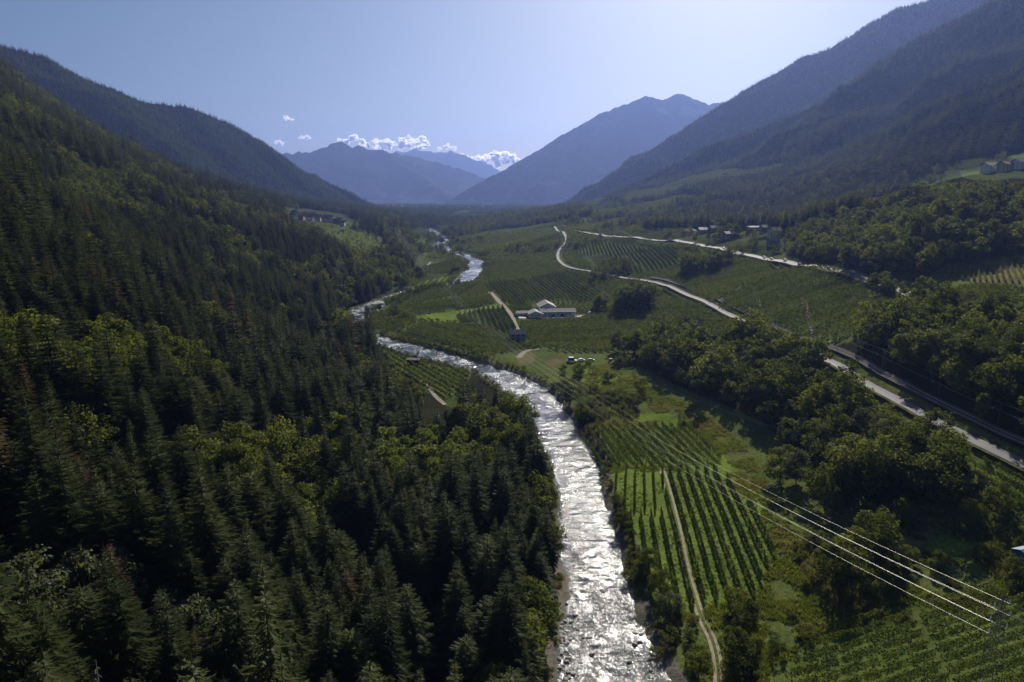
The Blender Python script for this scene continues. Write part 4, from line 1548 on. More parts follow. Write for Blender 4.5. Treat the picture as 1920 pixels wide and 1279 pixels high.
# bare dead trees standing between the living ones
def snag(seed):
    r = np.random.default_rng(seed)
    mb = MB().tube([(0, 0, -0.5), (0.1, 0, 8), (0.2, 0.1, 16), (0.3, 0.1, 21)], [0.3, 0.22, 0.12, 0.03], 6)
    bb = MB()
    for q in range(34):
        z = 5 + 15 * q / 34
        a = r.uniform(0, 6.28)
        L = r.uniform(0.8, 2.6) * (1.15 - z / 24)
        bb.tube([(0.1, 0, z), (math.cos(a) * L * 0.6, math.sin(a) * L * 0.6, z + 0.1), (math.cos(a) * L, math.sin(a) * L, z - 0.35)], [0.05, 0.035, 0.012], 4)
    return mb, bb


SNAGW = ["near the bottom of the left slope", "left of the pale broadleaf clump", "high among the dark spruces", "in the middle of the dark spruces", "close to the left frame edge", "above the left river bank", "beside a reddish dying spruce", "in a gap of the left forest"]
for q, i in enumerate(order[[14, 37, 62, 95, 130, 170, 215, 260]]):
    x, y, z, s, _ = conif[i]
    p_ = np.array([x + 2.3, y - 1.5])
    t = thing("dead_tree", f"bare grey dead tree {SNAGW[q]}", "tree", (p_[0], p_[1], float(gz(*p_))), q * 1.3, None, 0.95 + 0.2 * math.sin(q * 3))
    a_, b_ = snag(q)
    a_.build("trunk", M['deadwood'], t)
    b_.build("branches", M['deadwood'], t)
rest = order[300:]
A = conif[rest]
nearer = np.hypot(A[:, 0], A[:, 1]) < 5000
scatter("spruce_forest", A[:, :3], np.where((A[:, 2] > 60) & (RT.random(len(A)) < 0.4), 5 + RT.integers(0, 2, len(A)), RT.choice(7, len(A), p=[.18, .17, .16, .16, .13, .1, .1])), A[:, 3], RT.uniform(0, 6.28, len(A)), SPR_MID, "dense spruce forest covering the valley sides")
scatter("distant_forest", far_pts[:, :3], RT.integers(0, 3, len(far_pts)), far_pts[:, 3], RT.uniform(0, 6.28, len(far_pts)), SPR_LO, "forest on the far mountain sides")
# broadleaf: the ones that show largest are things of their own
nsolo = len(solo) + len(pale)
sz, px, py = screen_size(broad, 15)
order = np.argsort(-sz)
nb = 298 - nsolo - len(GREY)


def where_right(x, y, z, px_):
    if x < 0 or px_ < 1040:
        return "among the spruces of the left slope"
    if y < 330 and x < 148:
        return "in the wood between near orchard and road"
    if x >= 148 and y < 380:
        return "on the dark bank above the railway"
    if y < 700:
        return "by the orchard terraces in mid valley"
    return "on the wooded hill under the hillside houses"


for n_, i in enumerate(order[:nb]):
    x, y, z, s, _ = broad[i]
    k = int(RT.integers(0, 3))
    fam = 'willow' if (x > 40 and RT.random() < 0.07) else 'pale' if RT.random() < 0.06 else 'leaf'
    h = BRD_HI[fam][k % len(BRD_HI[fam])][2] * s
    place("broadleaf_tree", BRD_HI[fam], k, x, y, z, s, f"{'tall' if h > 15 else 'middling' if h > 12 else 'small'} {'silvery' if fam == 'willow' else 'pale' if fam == 'pale' else 'wide' if k == 2 else 'rounded'} green broadleaf tree {where_right(x, y, z, px[i])}", "tree", "broadleaf trees of the woods", ("crown", "trunk"))
A = broad[order[nb:]]
scatter("broadleaf_wood", A[:, :3], RT.integers(0, 4, len(A)), A[:, 3], RT.uniform(0, 6.28, len(A)), BRD_MID, "mixed broadleaf woods of the valley")
for i, (x, y, z, s, _) in enumerate(pale):
    place("broadleaf_tree", BRD_HI['pale'], i, x, y, z, s, "pale yellow green broadleaf tree in the bright clump amid the dark spruces", "tree", "pale trees amid the spruces", ("crown", "trunk"))
for i, g_ in enumerate(GREY):
    place("broadleaf_tree", BRD_HI['willow'], i, g_[0], g_[1], g_[2], RT.uniform(0.75, 1.0), "soft grey green broadleaf tree standing " + ("among spruces near the bottom left" if project(np.array(g_))[1] > 1100 else "left of the bright pale clump"), "tree", "grey green trees amid the spruces", ("crown", "trunk"))
SOLO_L = {'leaf': "dark green rounded tree", 'willow': "silvery grey green tree", 'cone': "pale green narrow cone shaped young tree", 'pale': "pale yellow green tree"}
SOLO_W = ["beside the silver tree at the edge of the dark wood", "between dark green trees right of the near orchard", "big, behind the small pale cone shaped tree", "right behind the big round tree right of the orchard",
          "in front of the big round tree", "large dark crown just above the power cables right of the orchard", "under the power cables at the orchard's right side", "low below the large dark tree under the cables",
          "right of two silver trees below the road", "left of two silver trees below the road", "tall by the silver trees below the road", "tallest one touching the valley road",
          "bushy and low beside the curve of the dirt track", "standing right of the dirt track below the orchard", "small at the lower end of the orchard rows", "thin and tall right of the track's last bend",
          "alone and sunlit above the railway", "small sunlit one below the lone tree above the railway", "at the lower left corner of the near orchard", "small on the river bank by the orchard rows",
          "leaning over the shaded river edge below the orchard", "rounded on the right bank above the near orchard", "rounded on the right bank by the second pylon", "on the right bank left of the second pylon",
          "dark upright one in the scrub meadow behind the orchard", "small in the scrub meadow behind the orchard", "small in the bright meadow by the parked vehicles", "at the edge of the bright meadow by the river",
          "largest bush like one at the river bend", "in the garden scrub near the thin wooden pole", "dark one near the row orchard by the road", "low in the overgrown garden", "low in the overgrown garden beside the bare soil",
          "low beside the blue tarpaulin shed", "at the upper edge of the overgrown garden", "tiny one on the bank beside the short orchard rows", "tiny one on the bank by the orchard corner"]
for i, (x, y, z, s, kind) in enumerate(solo):
    place("broadleaf_tree", BRD_HI[kind], i, x, y, z, s, f"{SOLO_L[kind]} {SOLO_W[i % len(SOLO_W)]}", "tree", None, ("crown", "trunk"))
print("trees", time.time() - T0)
# ------------------------------------------------------------------ orchards: every trellised row is a hedge of its own
RO = np.random.default_rng(21)


def field_rows(P, d, sp):
    """clip parallel lines to a polygon -> list of segments"""
    nrm = np.array([-d[1], d[0]])
    a = P @ nrm
    segs = []
    for off in np.arange(a.min() + sp * 0.5, a.max(), sp):
        xs = []
        n = len(P)
        for i in range(n):
            p, q = P[i], P[(i + 1) % n]
            u, v = p @ nrm - off, q @ nrm - off
            if u * v < 0:
                xs.append((p + (q - p) * (u / (u - v))) @ d)
        xs.sort()
        for i in range(0, len(xs) - 1, 2):
            if xs[i + 1] - xs[i] > 4:
                segs.append((nrm * off + d * xs[i], nrm * off + d * xs[i + 1]))
    return segs


def hedge_quads(a, b, H, per_m, size, half=0.62, gaps=True):
    L = np.linalg.norm(b - a)
    n = int(L * per_m)
    if n < 4:
        return None
    s = RO.random(n) * L
    tree = np.floor(s / 1.15)
    hh = (np.sin(tree * 12.9898 + a[0]) * 43758.5453) % 1.0
    top = H * (0.74 + 0.30 * hh)
    if gaps:
        keep = (np.sin(tree * 78.233 + a[1]) * 12543.123) % 1.0 > 0.035
        s, top = s[keep], top[keep]
        n = len(s)
    f = RO.random(n) ** 0.75
    h = 0.25 + (top - 0.25) * f
    cyc = np.cos(2 * np.pi * s / 1.15) * 0.22 + 0.85
    lat = RO.normal(size=n) * half * 0.62 * (1.12 - f * 0.85) * cyc
    d = (b - a) / L
    nr = np.array([-d[1], d[0]])
    x = a[0] + d[0] * s + nr[0] * lat
    y = a[1] + d[1] * s + nr[1] * lat
    c = np.stack([x, y, gz(x, y) + h], -1)
    nv = RO.normal(size=(n, 3))
    nv[:, 2] = nv[:, 2] * 0.8 + 0.4
    nv /= np.linalg.norm(nv, axis=1)[:, None]
    t = np.cross(nv, RO.normal(size=(n, 3)))
    t /= np.linalg.norm(t, axis=1)[:, None] + 1e-9
    bb = np.cross(nv, t)
    sz_ = size * RO.uniform(0.65, 1.35, (n, 1))
    return np.stack([c - t * sz_, c - bb * sz_ * 0.7, c + t * sz_, c + bb * sz_ * 0.7], 1).reshape(-1, 3)


FIELD_LABEL = {
    'A1': "thin apple hedge in the left upper corner of the near orchard",
    'A2': "long leafy apple hedge of the near orchard on lit grass",
    'B': "dark apple hedge in the upper block of the near orchard",
    'C': "apple hedge between the forest and the river's left bank",
    'F1': "apple hedge of the dark block below the scrub",
    'F2': "apple hedge of the dark block under the large pylon",
    'G': "short apple hedge on the bank below the valley road",
    'D1': "apple hedge left of the bright strip in the river loop",
    'D2': "apple hedge of the pale block above the bright meadow",
    'D4': "apple hedge of the widely spaced block beside the farm lane",
    'D5': "apple hedge of the grey green block on the river loop",
    'D6': "apple hedge of the large block left of the stone hut",
    'D6b': "apple hedge along the river below the large block",
    'D7': "apple hedge in the block below the white farmhouse",
    'D8': "apple hedge in the large block behind the white farmhouse",
    'E1': "apple hedge on the terrace below the main road",
    'E2': "apple hedge on the terraced slope between both roads",
    'E3': "bushy apple hedge on the slope right of the valley road",
    'E4': "apple hedge around the small dark barn",
    'E5': "apple hedge in the strip above the small dark barn",
    'V': "yellowish vine hedge on brown soil above the main road",
}
rows = []
for k, (P, d, sp, hh, cl) in FW.items():
    for a, b in field_rows(P, d, sp):
        m = (a + b) / 2
        px, py, f = project(np.array([m[0], m[1], float(gz(m[0], m[1])) + 1.5]))
        if cl != 'near' and not visible(np.array([m[0]]), np.array([m[1]]), np.array([float(gz(m[0], m[1])) + 3]), 0.004)[0]:
            continue
        size = np.linalg.norm(b - a) ** 0.5 / f * (3 if cl == 'near' else 1)
        rows.append((size, k, a, b, hh, cl))
rows.sort(key=lambda r: -r[0])
rest = {'apple': [], 'vine': []}
for n_, (size, k, a, b, hh, cl) in enumerate(rows):
    if cl == 'near':
        q = hedge_quads(a, b, hh, 62, 0.19, 0.46 if k[0] == 'F' else 0.36)
    elif cl == 'mid':
        q = hedge_quads(a, b, hh, 15, 0.44, 0.48)
    elif cl == 'vine':
        q = hedge_quads(a, b, hh, 14, 0.42, 0.5)
    else:
        q = hedge_quads(a, b, hh, 5, 0.95, 0.9)
    if q is None:
        continue
    mk = 'vine' if cl == 'vine' else 'apple'
    if n_ >= 296 or k not in FIELD_LABEL:
        rest[mk].append(q)
        continue
    nm = "vine_hedge" if cl == 'vine' else "apple_hedge"
    o0 = np.array([*(a + b) / 2, float(gz(*((a + b) / 2)))])
    o = link(nm, mesh_np(nm, q - o0, np.arange(len(q)).reshape(-1, 4), M[mk]), None, o0)
    tag(o, FIELD_LABEL[k], "hedge", {"V": "vine rows above the road"}.get(k, "apple rows, block " + FIELD_LABEL[k].split(' hedge ')[-1]))
# everything else on the valley floor is orchard too: small plots, each with its own row direction
P_MID = [hits([(690, 590), (760, 545), (800, 470), (900, 425), (1050, 415), (1200, 415), (1290, 432), (1400, 470), (1620, 515), (1660, 560), (1560, 640), (1410, 620), (1250, 655), (1100, 665), (980, 655), (850, 660), (740, 640)])[:, :2]]
avoid_l = [(ROAD_MID_S, 6.5), (smooth_poly(ROAD_UP2, 6), 8.0), (RIV_C, 19.0), (RL, 4.0), (line_hits([(918, 548), (932, 562), (948, 578), (958, 592), (966, 610), (972, 622)]), 4.5), (np.array([hit(970, 638)[:2], hit(971, 639)[:2]]), 12), (np.array([hit(1030, 594)[:2], hit(1031, 594)[:2]]), 34), (np.array([hit(1298, 614)[:2], hit(1299, 614)[:2]]), 9)]
skip = [v[0] for v in FW.values()] + BRIGHT + TAN + [P_W1, P_LEFT]
for cx in np.arange(-200, 420, 74):
    for cy in np.arange(420, 1800, 92):
        ang_ = RO.uniform(-0.6, 0.9)
        d = np.array([math.sin(ang_), math.cos(ang_)]) if RO.random() < 0.6 else np.array([math.cos(ang_ * 0.6), math.sin(ang_ * 0.6)])
        cell = np.array([(cx + 2, cy + 2), (cx + 71, cy + 6), (cx + 69, cy + 88), (cx + 3, cy + 86)])
        if RO.random() < 0.2 or not any(in_poly(np.append(cell[:, 0], cx + 36), np.append(cell[:, 1], cy + 45), pm).any() for pm in P_MID):
            continue
        for a, b in field_rows(cell, d, 4.4 if cy < 900 else 5.2):
            q = hedge_quads(a, b, RO.uniform(2.5, 3.1), 11 if cy < 900 else 5, 0.52 if cy < 900 else 0.85, 0.6)
            if q is None:
                continue
            q4 = q.reshape(-1, 4, 3)
            c = q4.mean(1)
            kk = np.zeros(len(c), bool)
            for pm in P_MID:
                kk |= in_poly(c[:, 0], c[:, 1], pm)
            for pm in skip:
                kk &= ~in_poly(c[:, 0], c[:, 1], pm)
            for ln, dd in avoid_l:
                if kk.any():
                    kk[kk] &= dist_to(c[kk], ln) > dd
            if kk.any():
                rest['apple'].append(q4[kk].reshape(-1, 3))
for mk, lst in rest.items():
    if lst:
        q = np.vstack(lst)
        nm = "far_orchard" if mk == 'apple' else "far_vineyard"
        tag(link(nm, mesh_np(nm, q, np.arange(len(q)).reshape(-1, 4), M[mk])), "apple orchards farther up the valley", None, None, "stuff")
print("orchard rows", len(rows), time.time() - T0)

# ------------------------------------------------------------------ scrub, bank bushes, grass
sh = []
# along both banks
for side, lo, hi, off, st in ((-1, 165, 470, 1.5, 2.6), (-1, 470, 500, 1.0, 2.5), (-1, 620, 1000, 1.0, 2.5), (1, 60, 330, 2.5, 3.2), (1, 640, 1000, 1.0, 2.5), (1, 330, 480, 2.0, 4.0)):
    L = resample(RIVER[:, :2], st)
    L = L[(L[:, 1] > lo) & (L[:, 1] < hi)]
    for j in range(2):
        o = off_line(L, (river_half(L[:, 1]) + off + j * 2.6) * side)
        for p in o:
            if RO.random() < ((0.75, 0.7, 0.45)[j] if not (side < 0 and 190 < p[1] < 330) else (0.55, 0.12)[j]):
                sh.append((p[0] + RO.normal() * 1.0, p[1] + RO.normal() * 1.0, RO.uniform(0.4, 0.9)))
SCRUB = [(hits([(1400, 1170), (1450, 1050), (1500, 1010), (1640, 1060), (1760, 1050), (1920, 1030), (1980, 1070), (1720, 1125), (1540, 1180), (1470, 1240), (1390, 1279), (1330, 1279), (1330, 1210)])[:, :2], 3.6, 0.3),
         (hits([(1080, 720), (1180, 740), (1215, 780), (1150, 800), (1085, 790)])[:, :2], 2.2, 0.8),
         (hits([(1200, 735), (1270, 760), (1290, 800), (1240, 790), (1200, 765)])[:, :2], 3.5, 0.35),
         (hits([(1650, 940), (1800, 900), (1960, 960), (1960, 1040), (1800, 1010), (1680, 1010)])[:, :2], 4.0, 0.38),
         (hits([(1200, 1160), (1290, 1160), (1345, 1200), (1330, 1330), (1250, 1330)])[:, :2], 2.6, 0.75),
         (hits([(1370, 1180), (1440, 1150), (1480, 1180), (1420, 1330), (1365, 1330)])[:, :2], 2.8, 0.6),
         (hits([(1700, 545), (1760, 540), (1930, 590), (1930, 620), (1760, 580)])[:, :2], 5.0, 0.5),
         (hits([(1240, 535), (1330, 575), (1420, 620), (1500, 650), (1450, 632), (1340, 565)])[:, :2], 4.0, 0.5),
         (hits([(1640, 520), (1740, 520), (1790, 560), (1740, 560)])[:, :2], 4.0, 0.6),
         (hits([(1780, 860), (1830, 860), (1960, 940), (1960, 960), (1830, 900)])[:, :2], 3.0, 0.35),
         (hits([(1140, 590), (1170, 575), (1165, 600), (1150, 605)])[:, :2], 4.0, 0.7),
         (hits([(1060, 670), (1170, 680), (1190, 720), (1130, 720)])[:, :2], 5.0, 0.35),
         (MEADOW_L, 6.5, 0.7),
         (hits([(1160, 660), (1205, 660), (1250, 700), (1210, 720), (1170, 700)])[:, :2], 4.0, 0.6)]
for poly, st, fr in SCRUB:
    P = jitter(poly, st, RO)
    P = P[RO.random(len(P)) < fr * 0.7]
    g = fbm(P[:, 0] / 12, P[:, 1] / 12, 2)
    for p, q in zip(P, g):
        if q > -0.35:
            sh.append((p[0], p[1], RO.uniform(0.45, 1.0) * (1.0 + 0.7 * q)))
sh = np.array(sh)
k = dist_to(sh[:, :2], TRACK) > 2.0
k &= dist_to(sh[:, :2], ROAD_MID_S) > 4.5
k &= dist_to(sh[:, :2], RL) > 3.5
sh = sh[k]
ok, z = view_cull(sh[:, :2], 3)
sh, z = sh[ok], z[ok]
S4 = np.column_stack([sh[:, :2], z, sh[:, 2]])
sz, px, py = screen_size(S4, 3.4)
order = np.argsort(-sz)
PLACES = [(lambda x, y, d, p: d < 24 and x > np.interp(y, RIV_C[:60, 1], RIV_C[:60, 0]), "on the right river bank beside the near orchard"),
          (lambda x, y, d, p: d < 24, "at the left water edge under the forest"),
          (lambda x, y, d, p: p[0] < 1480 and p[1] > 1140, "beside the curving dirt track below the orchard"),
          (lambda x, y, d, p: p[1] > 1010, "in the rough meadow under the power cables"),
          (lambda x, y, d, p: True, "in the overgrown garden right of the wood")]
for n_, i in enumerate(order[:230]):
    x, y, zz, s = S4[i]
    d = float(dist_poly(np.array([x]), np.array([y]), RIV_C)[0])
    pl = next(w for f, w in PLACES if f(x, y, d, (px[i], py[i])))
    kk = int(RO.integers(0, 4))
    hw = SHRUB_HI[kk][2] * s
    place("shrub", SHRUB_HI, kk, x, y, zz, s, f"{'large' if hw > 4.2 else 'middling' if hw > 2.8 else 'low'} green shrub {pl}", "shrub", "shrubs " + pl.split(' beside')[0], ("foliage", "stem"))
A = S4[order[230:]]
for k in range(2):
    V, F, C = broad_crown((2.6, 3.4)[k], 1.7, 0.0, 12, 34, 0.22, R_, 'any')
    SHRUB.append(proto_obj("shrub_source", combine([(V, F, M['rust'])], "shrub_source")))
_ru = in_poly(A[:, 0], A[:, 1], SCRUB[1][0]) & (RO.random(len(A)) < 0.7)
scatter("undergrowth", A[:, :3], np.where(_ru, 4 + RO.integers(0, 2, len(A)), RO.integers(0, 4, len(A))), A[:, 3], RO.uniform(0, 6.28, len(A)), SHRUB, "scrub and bushes of the banks and rough slopes")


# grass tufts over the near meadows
def tuft(mk='grass'):
    n = 46
    a = RO.uniform(0, 6.28, n)
    r = RO.uniform(0, 0.75, n) ** 0.7
    x, y = r * np.cos(a), r * np.sin(a)
    h = RO.uniform(0.25, 0.7, n)
    b = RO.uniform(0, 6.28, n)
    w = 0.10
    T = np.stack([np.stack([x - w * np.cos(b), y - w * np.sin(b), 0 * x - 0.05], -1), np.stack([x + w * np.cos(b), y + w * np.sin(b), 0 * x - 0.05], -1),
                  np.stack([x + RO.normal(size=n) * 0.18, y + RO.normal(size=n) * 0.18, h], -1)], 1)
    V = T.reshape(-1, 3)
    return proto_obj("grass_source", mesh_np("grass_source", V, np.arange(len(V)).reshape(-1, 3), [M[mk]]))


TUFT = [tuft() for _ in range(3)] + [tuft('dry')]
GP = []
for poly, st in ((hits([(1085, 800), (1300, 790), (1360, 850), (1470, 1030), (1440, 1140), (1300, 1200), (1190, 1120), (1140, 890)])[:, :2], 1.5), (SCRUB[0][0], 1.5), (SCRUB[3][0], 1.7), (SCRUB[5][0], 1.3),
                 (hits([(1440, 1130), (1500, 1010), (1640, 1040), (1920, 1020), (1990, 1100), (1560, 1180), (1470, 1240)])[:, :2], 1.4), (SCRUB[1][0], 1.8), (hits([(1070, 690), (1160, 680), (1260, 760), (1240, 800), (1090, 800)])[:, :2], 1.9),
                 (hits([(1240, 745), (1300, 760), (1400, 840), (1500, 1000), (1480, 1050), (1340, 840)])[:, :2], 1.7)):
    GP.append(jitter(poly, st, RO))
GP = np.vstack(GP)
g = fbm(GP[:, 0] / 9 + 2, GP[:, 1] / 9, 3)
GP = GP[(g > -0.25) & (dist_to(GP, TRACK) > 1.3)]
ok, z = view_cull(GP, 0.6, 60)
GP, z = GP[ok], z[ok]
_inor = np.zeros(len(GP), bool)
for kk_ in ('A1', 'A2', 'B'):
    _inor |= in_poly(GP[:, 0], GP[:, 1], FW[kk_][0])
scatter("meadow_grass", np.column_stack([GP, z]), np.where((fbm(GP[:, 0] / 14 + 50, GP[:, 1] / 14, 3) > 0.18) & (dist_to(GP, TRACK) > 22), 3, RO.integers(0, 3, len(GP))), RO.uniform(0.7, 1.7, len(GP)) * np.where(_inor, 0.45, 1.0), RO.uniform(0, 6.28, len(GP)), TUFT, "rough grass of the near meadows")

# ------------------------------------------------------------------ boulders in and beside the river
def boulder_mesh(seed):
    import bmesh
    r = random.Random(seed)
    bm = bmesh.new()
    bmesh.ops.create_icosphere(bm, subdivisions=3, radius=1)
    ax = [(r.gauss(0, 1), r.gauss(0, 1), r.gauss(0, 1)) for _ in range(7)]
    for v in bm.verts:
        p = np.array(v.co)
        k = 1.0
        for a in ax:
            a = np.array(a) / np.linalg.norm(a)
            dd = p @ a
            if dd > 0.55:
                k = min(k, 0.62 / max(dd, 0.62) + 0.05)
        k += 0.05 * math.sin(p[0] * 7 + seed) * math.sin(p[1] * 6) 
        v.co = (p[0] * k * 1.2, p[1] * k, p[2] * k * 0.75)
    me = bpy.data.meshes.new("boulder")
    bm.to_mesh(me)
    bm.free()
    me.materials.append(M['rock'])
    return me


BO = [boulder_mesh(s) for s in range(5)]
spots = []
for px in ((1110, 1226), (1088, 1165), (1095, 1195), (1104, 1196), (1054, 1216), (1066, 1260), (1075, 1262), (1060, 1200), (1048, 1236), (1130, 1108), (1112, 1090), (1118, 1062), (1092, 1000), (1112, 962), (1100, 940),
           (1078, 905), (1075, 880), (1190, 1208), (1172, 1132), (1168, 1152), (1180, 1240), (1090, 1241), (1050, 1185), (1062, 1184), (1080, 1180), (1040, 1250), (1066, 1232), (1150, 1025), (1133, 985)):
    p = at_z(px[0], px[1], 0.2)
    spots.append((p[0], p[1], RO.uniform(0.4, 0.8)))
for _ in range(70):
    p = at_z(RO.uniform(1032, 1068), RO.uniform(1165, 1285), 0.2)
    spots.append((p[0], p[1], RO.uniform(0.25, 0.65)))
for _ in range(14):
    i = int(RO.integers(4, 60))
    c = RIV_C[i]
    q = RO.uniform(-10, 11)
    spots.append((c[0] + q, c[1] + RO.normal() * 2, RO.uniform(0.35, 0.85)))
for _ in range(130):
    i = int(RO.integers(8, 52))
    c, c2 = RIV_C[i], RIV_C[i + 1]
    t_ = (c2 - c) / np.linalg.norm(c2 - c)
    w_ = (float(river_half(c[1])) + RO.normal() * 1.1 - 0.8) * (1 if RO.random() < 0.5 else -1)
    q = c + np.array([t_[1], -t_[0]]) * w_ + t_ * RO.uniform(-3, 3)
    spots.append((q[0], q[1], RO.uniform(0.3, 0.8)))
for i, (x, y, s) in enumerate(spots):
    o = link("boulder", BO[i % 5], None, (x, y, -0.08))
    o.rotation_euler = (RO.normal() * 0.2, RO.normal() * 0.2, RO.uniform(0, 6.28))
    o.scale = (s, s, s)
    p = project(np.array([x, y, 0.2]))
    w = "in the gravel heap at the left water edge near the camera" if p[0] < 1072 and p[1] > 1150 else "breaking the white water of the near river" if p[1] > 1000 else "in the rapids beyond the near orchard"
    tag(o, f"{'large' if s > 0.8 else 'small' if s < 0.5 else 'middling'} dark wet boulder {w}", "boulder", "boulders " + w)
print("scrub", time.time() - T0)
# ------------------------------------------------------------------ power lines
RP = np.random.default_rng(33)


def catenary(a, b, sag, n=28):
    t = np.linspace(0, 1, n)[:, None]
    P = np.array(a) * (1 - t) + np.array(b) * t
    P[:, 2] -= sag * 4 * (t[:, 0] * (1 - t[:, 0]))
    return P


PYL = []     # (top reference x, y, base z, top z, half span)


def lattice_pylon(x, y, zb, arms_z, half, face, label):
    """four tapering corner legs, X bracing, three crossarms with hanging insulators"""
    t = thing("lattice_pylon", label, "pylon", (x, y, zb), face, "lattice pylons of the power line")
    H = arms_z[0] - zb + 2.6
    wb, wt = 1.7, 0.42

    def wid(z):
        return wb + (wt - wb) * min(1, z / (H * 0.86))
    for sx in (-1, 1):
        for sy in (-1, 1):
            mb = MB()
            mb.tube([(sx * wid(0), sy * wid(0), -0.5), (sx * wid(H * 0.5), sy * wid(H * 0.5), H * 0.5), (sx * wid(H * 0.86), sy * wid(H * 0.86), H * 0.86), (0, 0, H)], 0.045, 4)
            mb.build("leg", M['steel'], t)
    mb = MB()
    zs = [0]
    while zs[-1] < H * 0.84:
        zs.append(zs[-1] + max(1.1, wid(zs[-1]) * 1.7))
    for z0, z1 in zip(zs[:-1], zs[1:]):
        a, b = wid(z0), wid(z1)
        for (ax, ay), (bx, by) in (((-1, -1), (1, -1)), ((1, -1), (1, 1)), ((1, 1), (-1, 1)), ((-1, 1), (-1, -1))):
            mb.tube([(ax * a, ay * a, z0), (bx * b, by * b, z1)], 0.024, 3)
            mb.tube([(bx * a, by * a, z0), (ax * b, ay * b, z1)], 0.035, 3)
    mb.build("bracing", M['steel'], t)
    pts = []
    for k, az in enumerate(arms_z):
        hz = az - zb + 1.05
        hs = half[k]
        arm = MB()
        for sx in (-1, 1):
            for yy in (-0.35, 0.35):
                arm.tube([(0, yy, hz - 0.35), (sx * hs, 0, hz)], 0.045, 4)
                arm.tube([(0, yy, hz + 0.7), (sx * hs, 0, hz)], 0.04, 4)
        ao = arm.build("crossarm", M['steel'], t)
        for sx in (-1, 1):
            ins = MB()
            P, Rr = [], []
            for q in range(9):
                P.append((sx * hs, 0, hz - 0.05 - q * 0.12))
                Rr.append(0.13 if q % 2 else 0.07)
            ins.tube(P, Rr, 8)
            ins.build("insulator", M['porcelain'], ao)
            c, s = math.cos(face), math.sin(face)
            pts.append((x + c * sx * hs, y + s * sx * hs, zb + hz - 1.05))
    top = (x, y, zb + H)
    return pts, top


p1 = at_z(1875, 1160, 25.5)
p2 = at_z(1087, 735, 14.6)
p3 = at_z(806, 508, 24.0)
p4 = at_z(744, 432, 50.0)
dirs = []
PP = [p1, p2, p3, p4]
ang = []
for i in range(4):
    a = PP[max(i - 1, 0)]
    b = PP[min(i + 1, 3)]
    d = (b - a)[:2]
    ang.append(math.atan2(d[1], d[0]) - math.pi / 2)
LAB = ["tall grey lattice pylon standing in the dark orchard rows nearest the camera", "slim lattice pylon in the scrub beside the river behind the near orchard",
       "far lattice pylon by the orchards near the river's upper reach", "farthest lattice pylon on the wooded edge below the left village"]
tops, cps = [], []
for i, p in enumerate(PP):
    zb = float(gz(p[0], p[1]))
    zz = p[2]
    pts, top = lattice_pylon(p[0], p[1], zb, [zz + 2.7, zz, zz - 2.7], [2.0, 2.55, 2.3], ang[i], LAB[i])
    cps.append(pts)
    tops.append(top)
HN = ["upper left", "upper right", "middle left", "middle right", "lower left", "lower right"]
SPAN = ["between the nearest pylon and the second pylon", "between the second pylon and the far orchard pylon", "over the trees beyond the far orchard pylon"]
for i in range(3):
    for k in range(6):
        a, b = np.array(cps[i][k]), np.array(cps[i + 1][k])
        L = np.linalg.norm(b - a)
        mb = MB().tube(catenary(a, b, L * 0.019), (0.0145, 0.034, 0.065)[i], 5, False)
        tag(mb.build("power_cable", M['cable']), f"{HN[k]} bright cable {SPAN[i]}", "cable", "power cables " + SPAN[i])
    mb = MB().tube(catenary(tops[i], tops[i + 1], 1.5), (0.012, 0.02, 0.04)[i], 4, False)
    tag(mb.build("earth_wire", M['wire']), f"thin topmost wire {SPAN[i]}", "wire")
# beyond the nearest pylon the cables leave the picture to the right
for k in range(6):
    a = np.array(cps[0][k])
    b = a + np.array([90.0, -110.0, 6.0])
    tag(MB().tube(catenary(a, b, 3), 0.03, 5, False).build("power_cable", M['cable']), f"{HN[k]} cable running on past the nearest pylon", "cable", "power cables past the nearest pylon")

# wooden pole line
WP = [hit(1845, 962), hit(1205, 742), hit(1690, 1290)]
WP = [WP[0], WP[1]]
heads = []
for i, p in enumerate(WP):
    t = thing("wooden_pole", ("wooden pole with crossbar in the overgrown garden", "wooden pole with crossbar at the far edge of the wood")[i], "pole", tuple(p), 0.9)
    MB().tube([(0, 0, -0.5), (0, 0, 9.4)], [0.16, 0.11], 8).build("pole", M['bark'], t)
    MB().box(-1.0, 1.0, -0.06, 0.06, 8.9, 9.05).build("crossbar", M['wood'], t)
    for s in (-0.9, 0, 0.9):
        MB().tube([(s, 0, 9.05), (s, 0, 9.2), (s, 0, 9.32)], [0.05, 0.08, 0.04], 6).build("insulator", M['porcelain'], t)
    heads.append([(p[0] + math.cos(0.9) * s, p[1] + math.sin(0.9) * s, p[2] + 9.32) for s in (-0.9, 0, 0.9)])
mid = [hit(1480, 850)]
for k in range(3):
    tag(MB().tube(catenary(heads[0][k], heads[1][k], 4.0), 0.017, 4, False).build("pole_wire", M['wire']), f"{('left', 'middle', 'right')[k]} thin wire strung between the wooden poles before the wood", "wire", "thin wires of the wooden poles")

# orchard lamp-like slim poles in the farm fields
for px, lab in (((1050, 636), "thin field pole in the orchard below the white farmhouse"), ((1114, 662), "thin field pole at the dark orchard edge near the parked vehicles"), ((923, 452), "tall pale mast standing in the far orchards"), ((1228, 845), "thin pale post among the upper orchard rows under the cables"), ((1418, 958), "pale post at the right edge of the near orchard")):
    p = hit(*px)
    h = 16 if px[1] < 500 else 7.5
    t = thing("field_pole", lab, "pole", tuple(p))
    MB().tube([(0, 0, -0.4), (0, 0, h)], [0.16 if h > 10 else 0.1, 0.1 if h > 10 else 0.06], 6).build("pole", M['concrete'], t)
    MB().tube([(-0.5, 0, h - 0.15), (0.5, 0, h - 0.15)], 0.05, 5).build("crossbar", M['steel'], t)

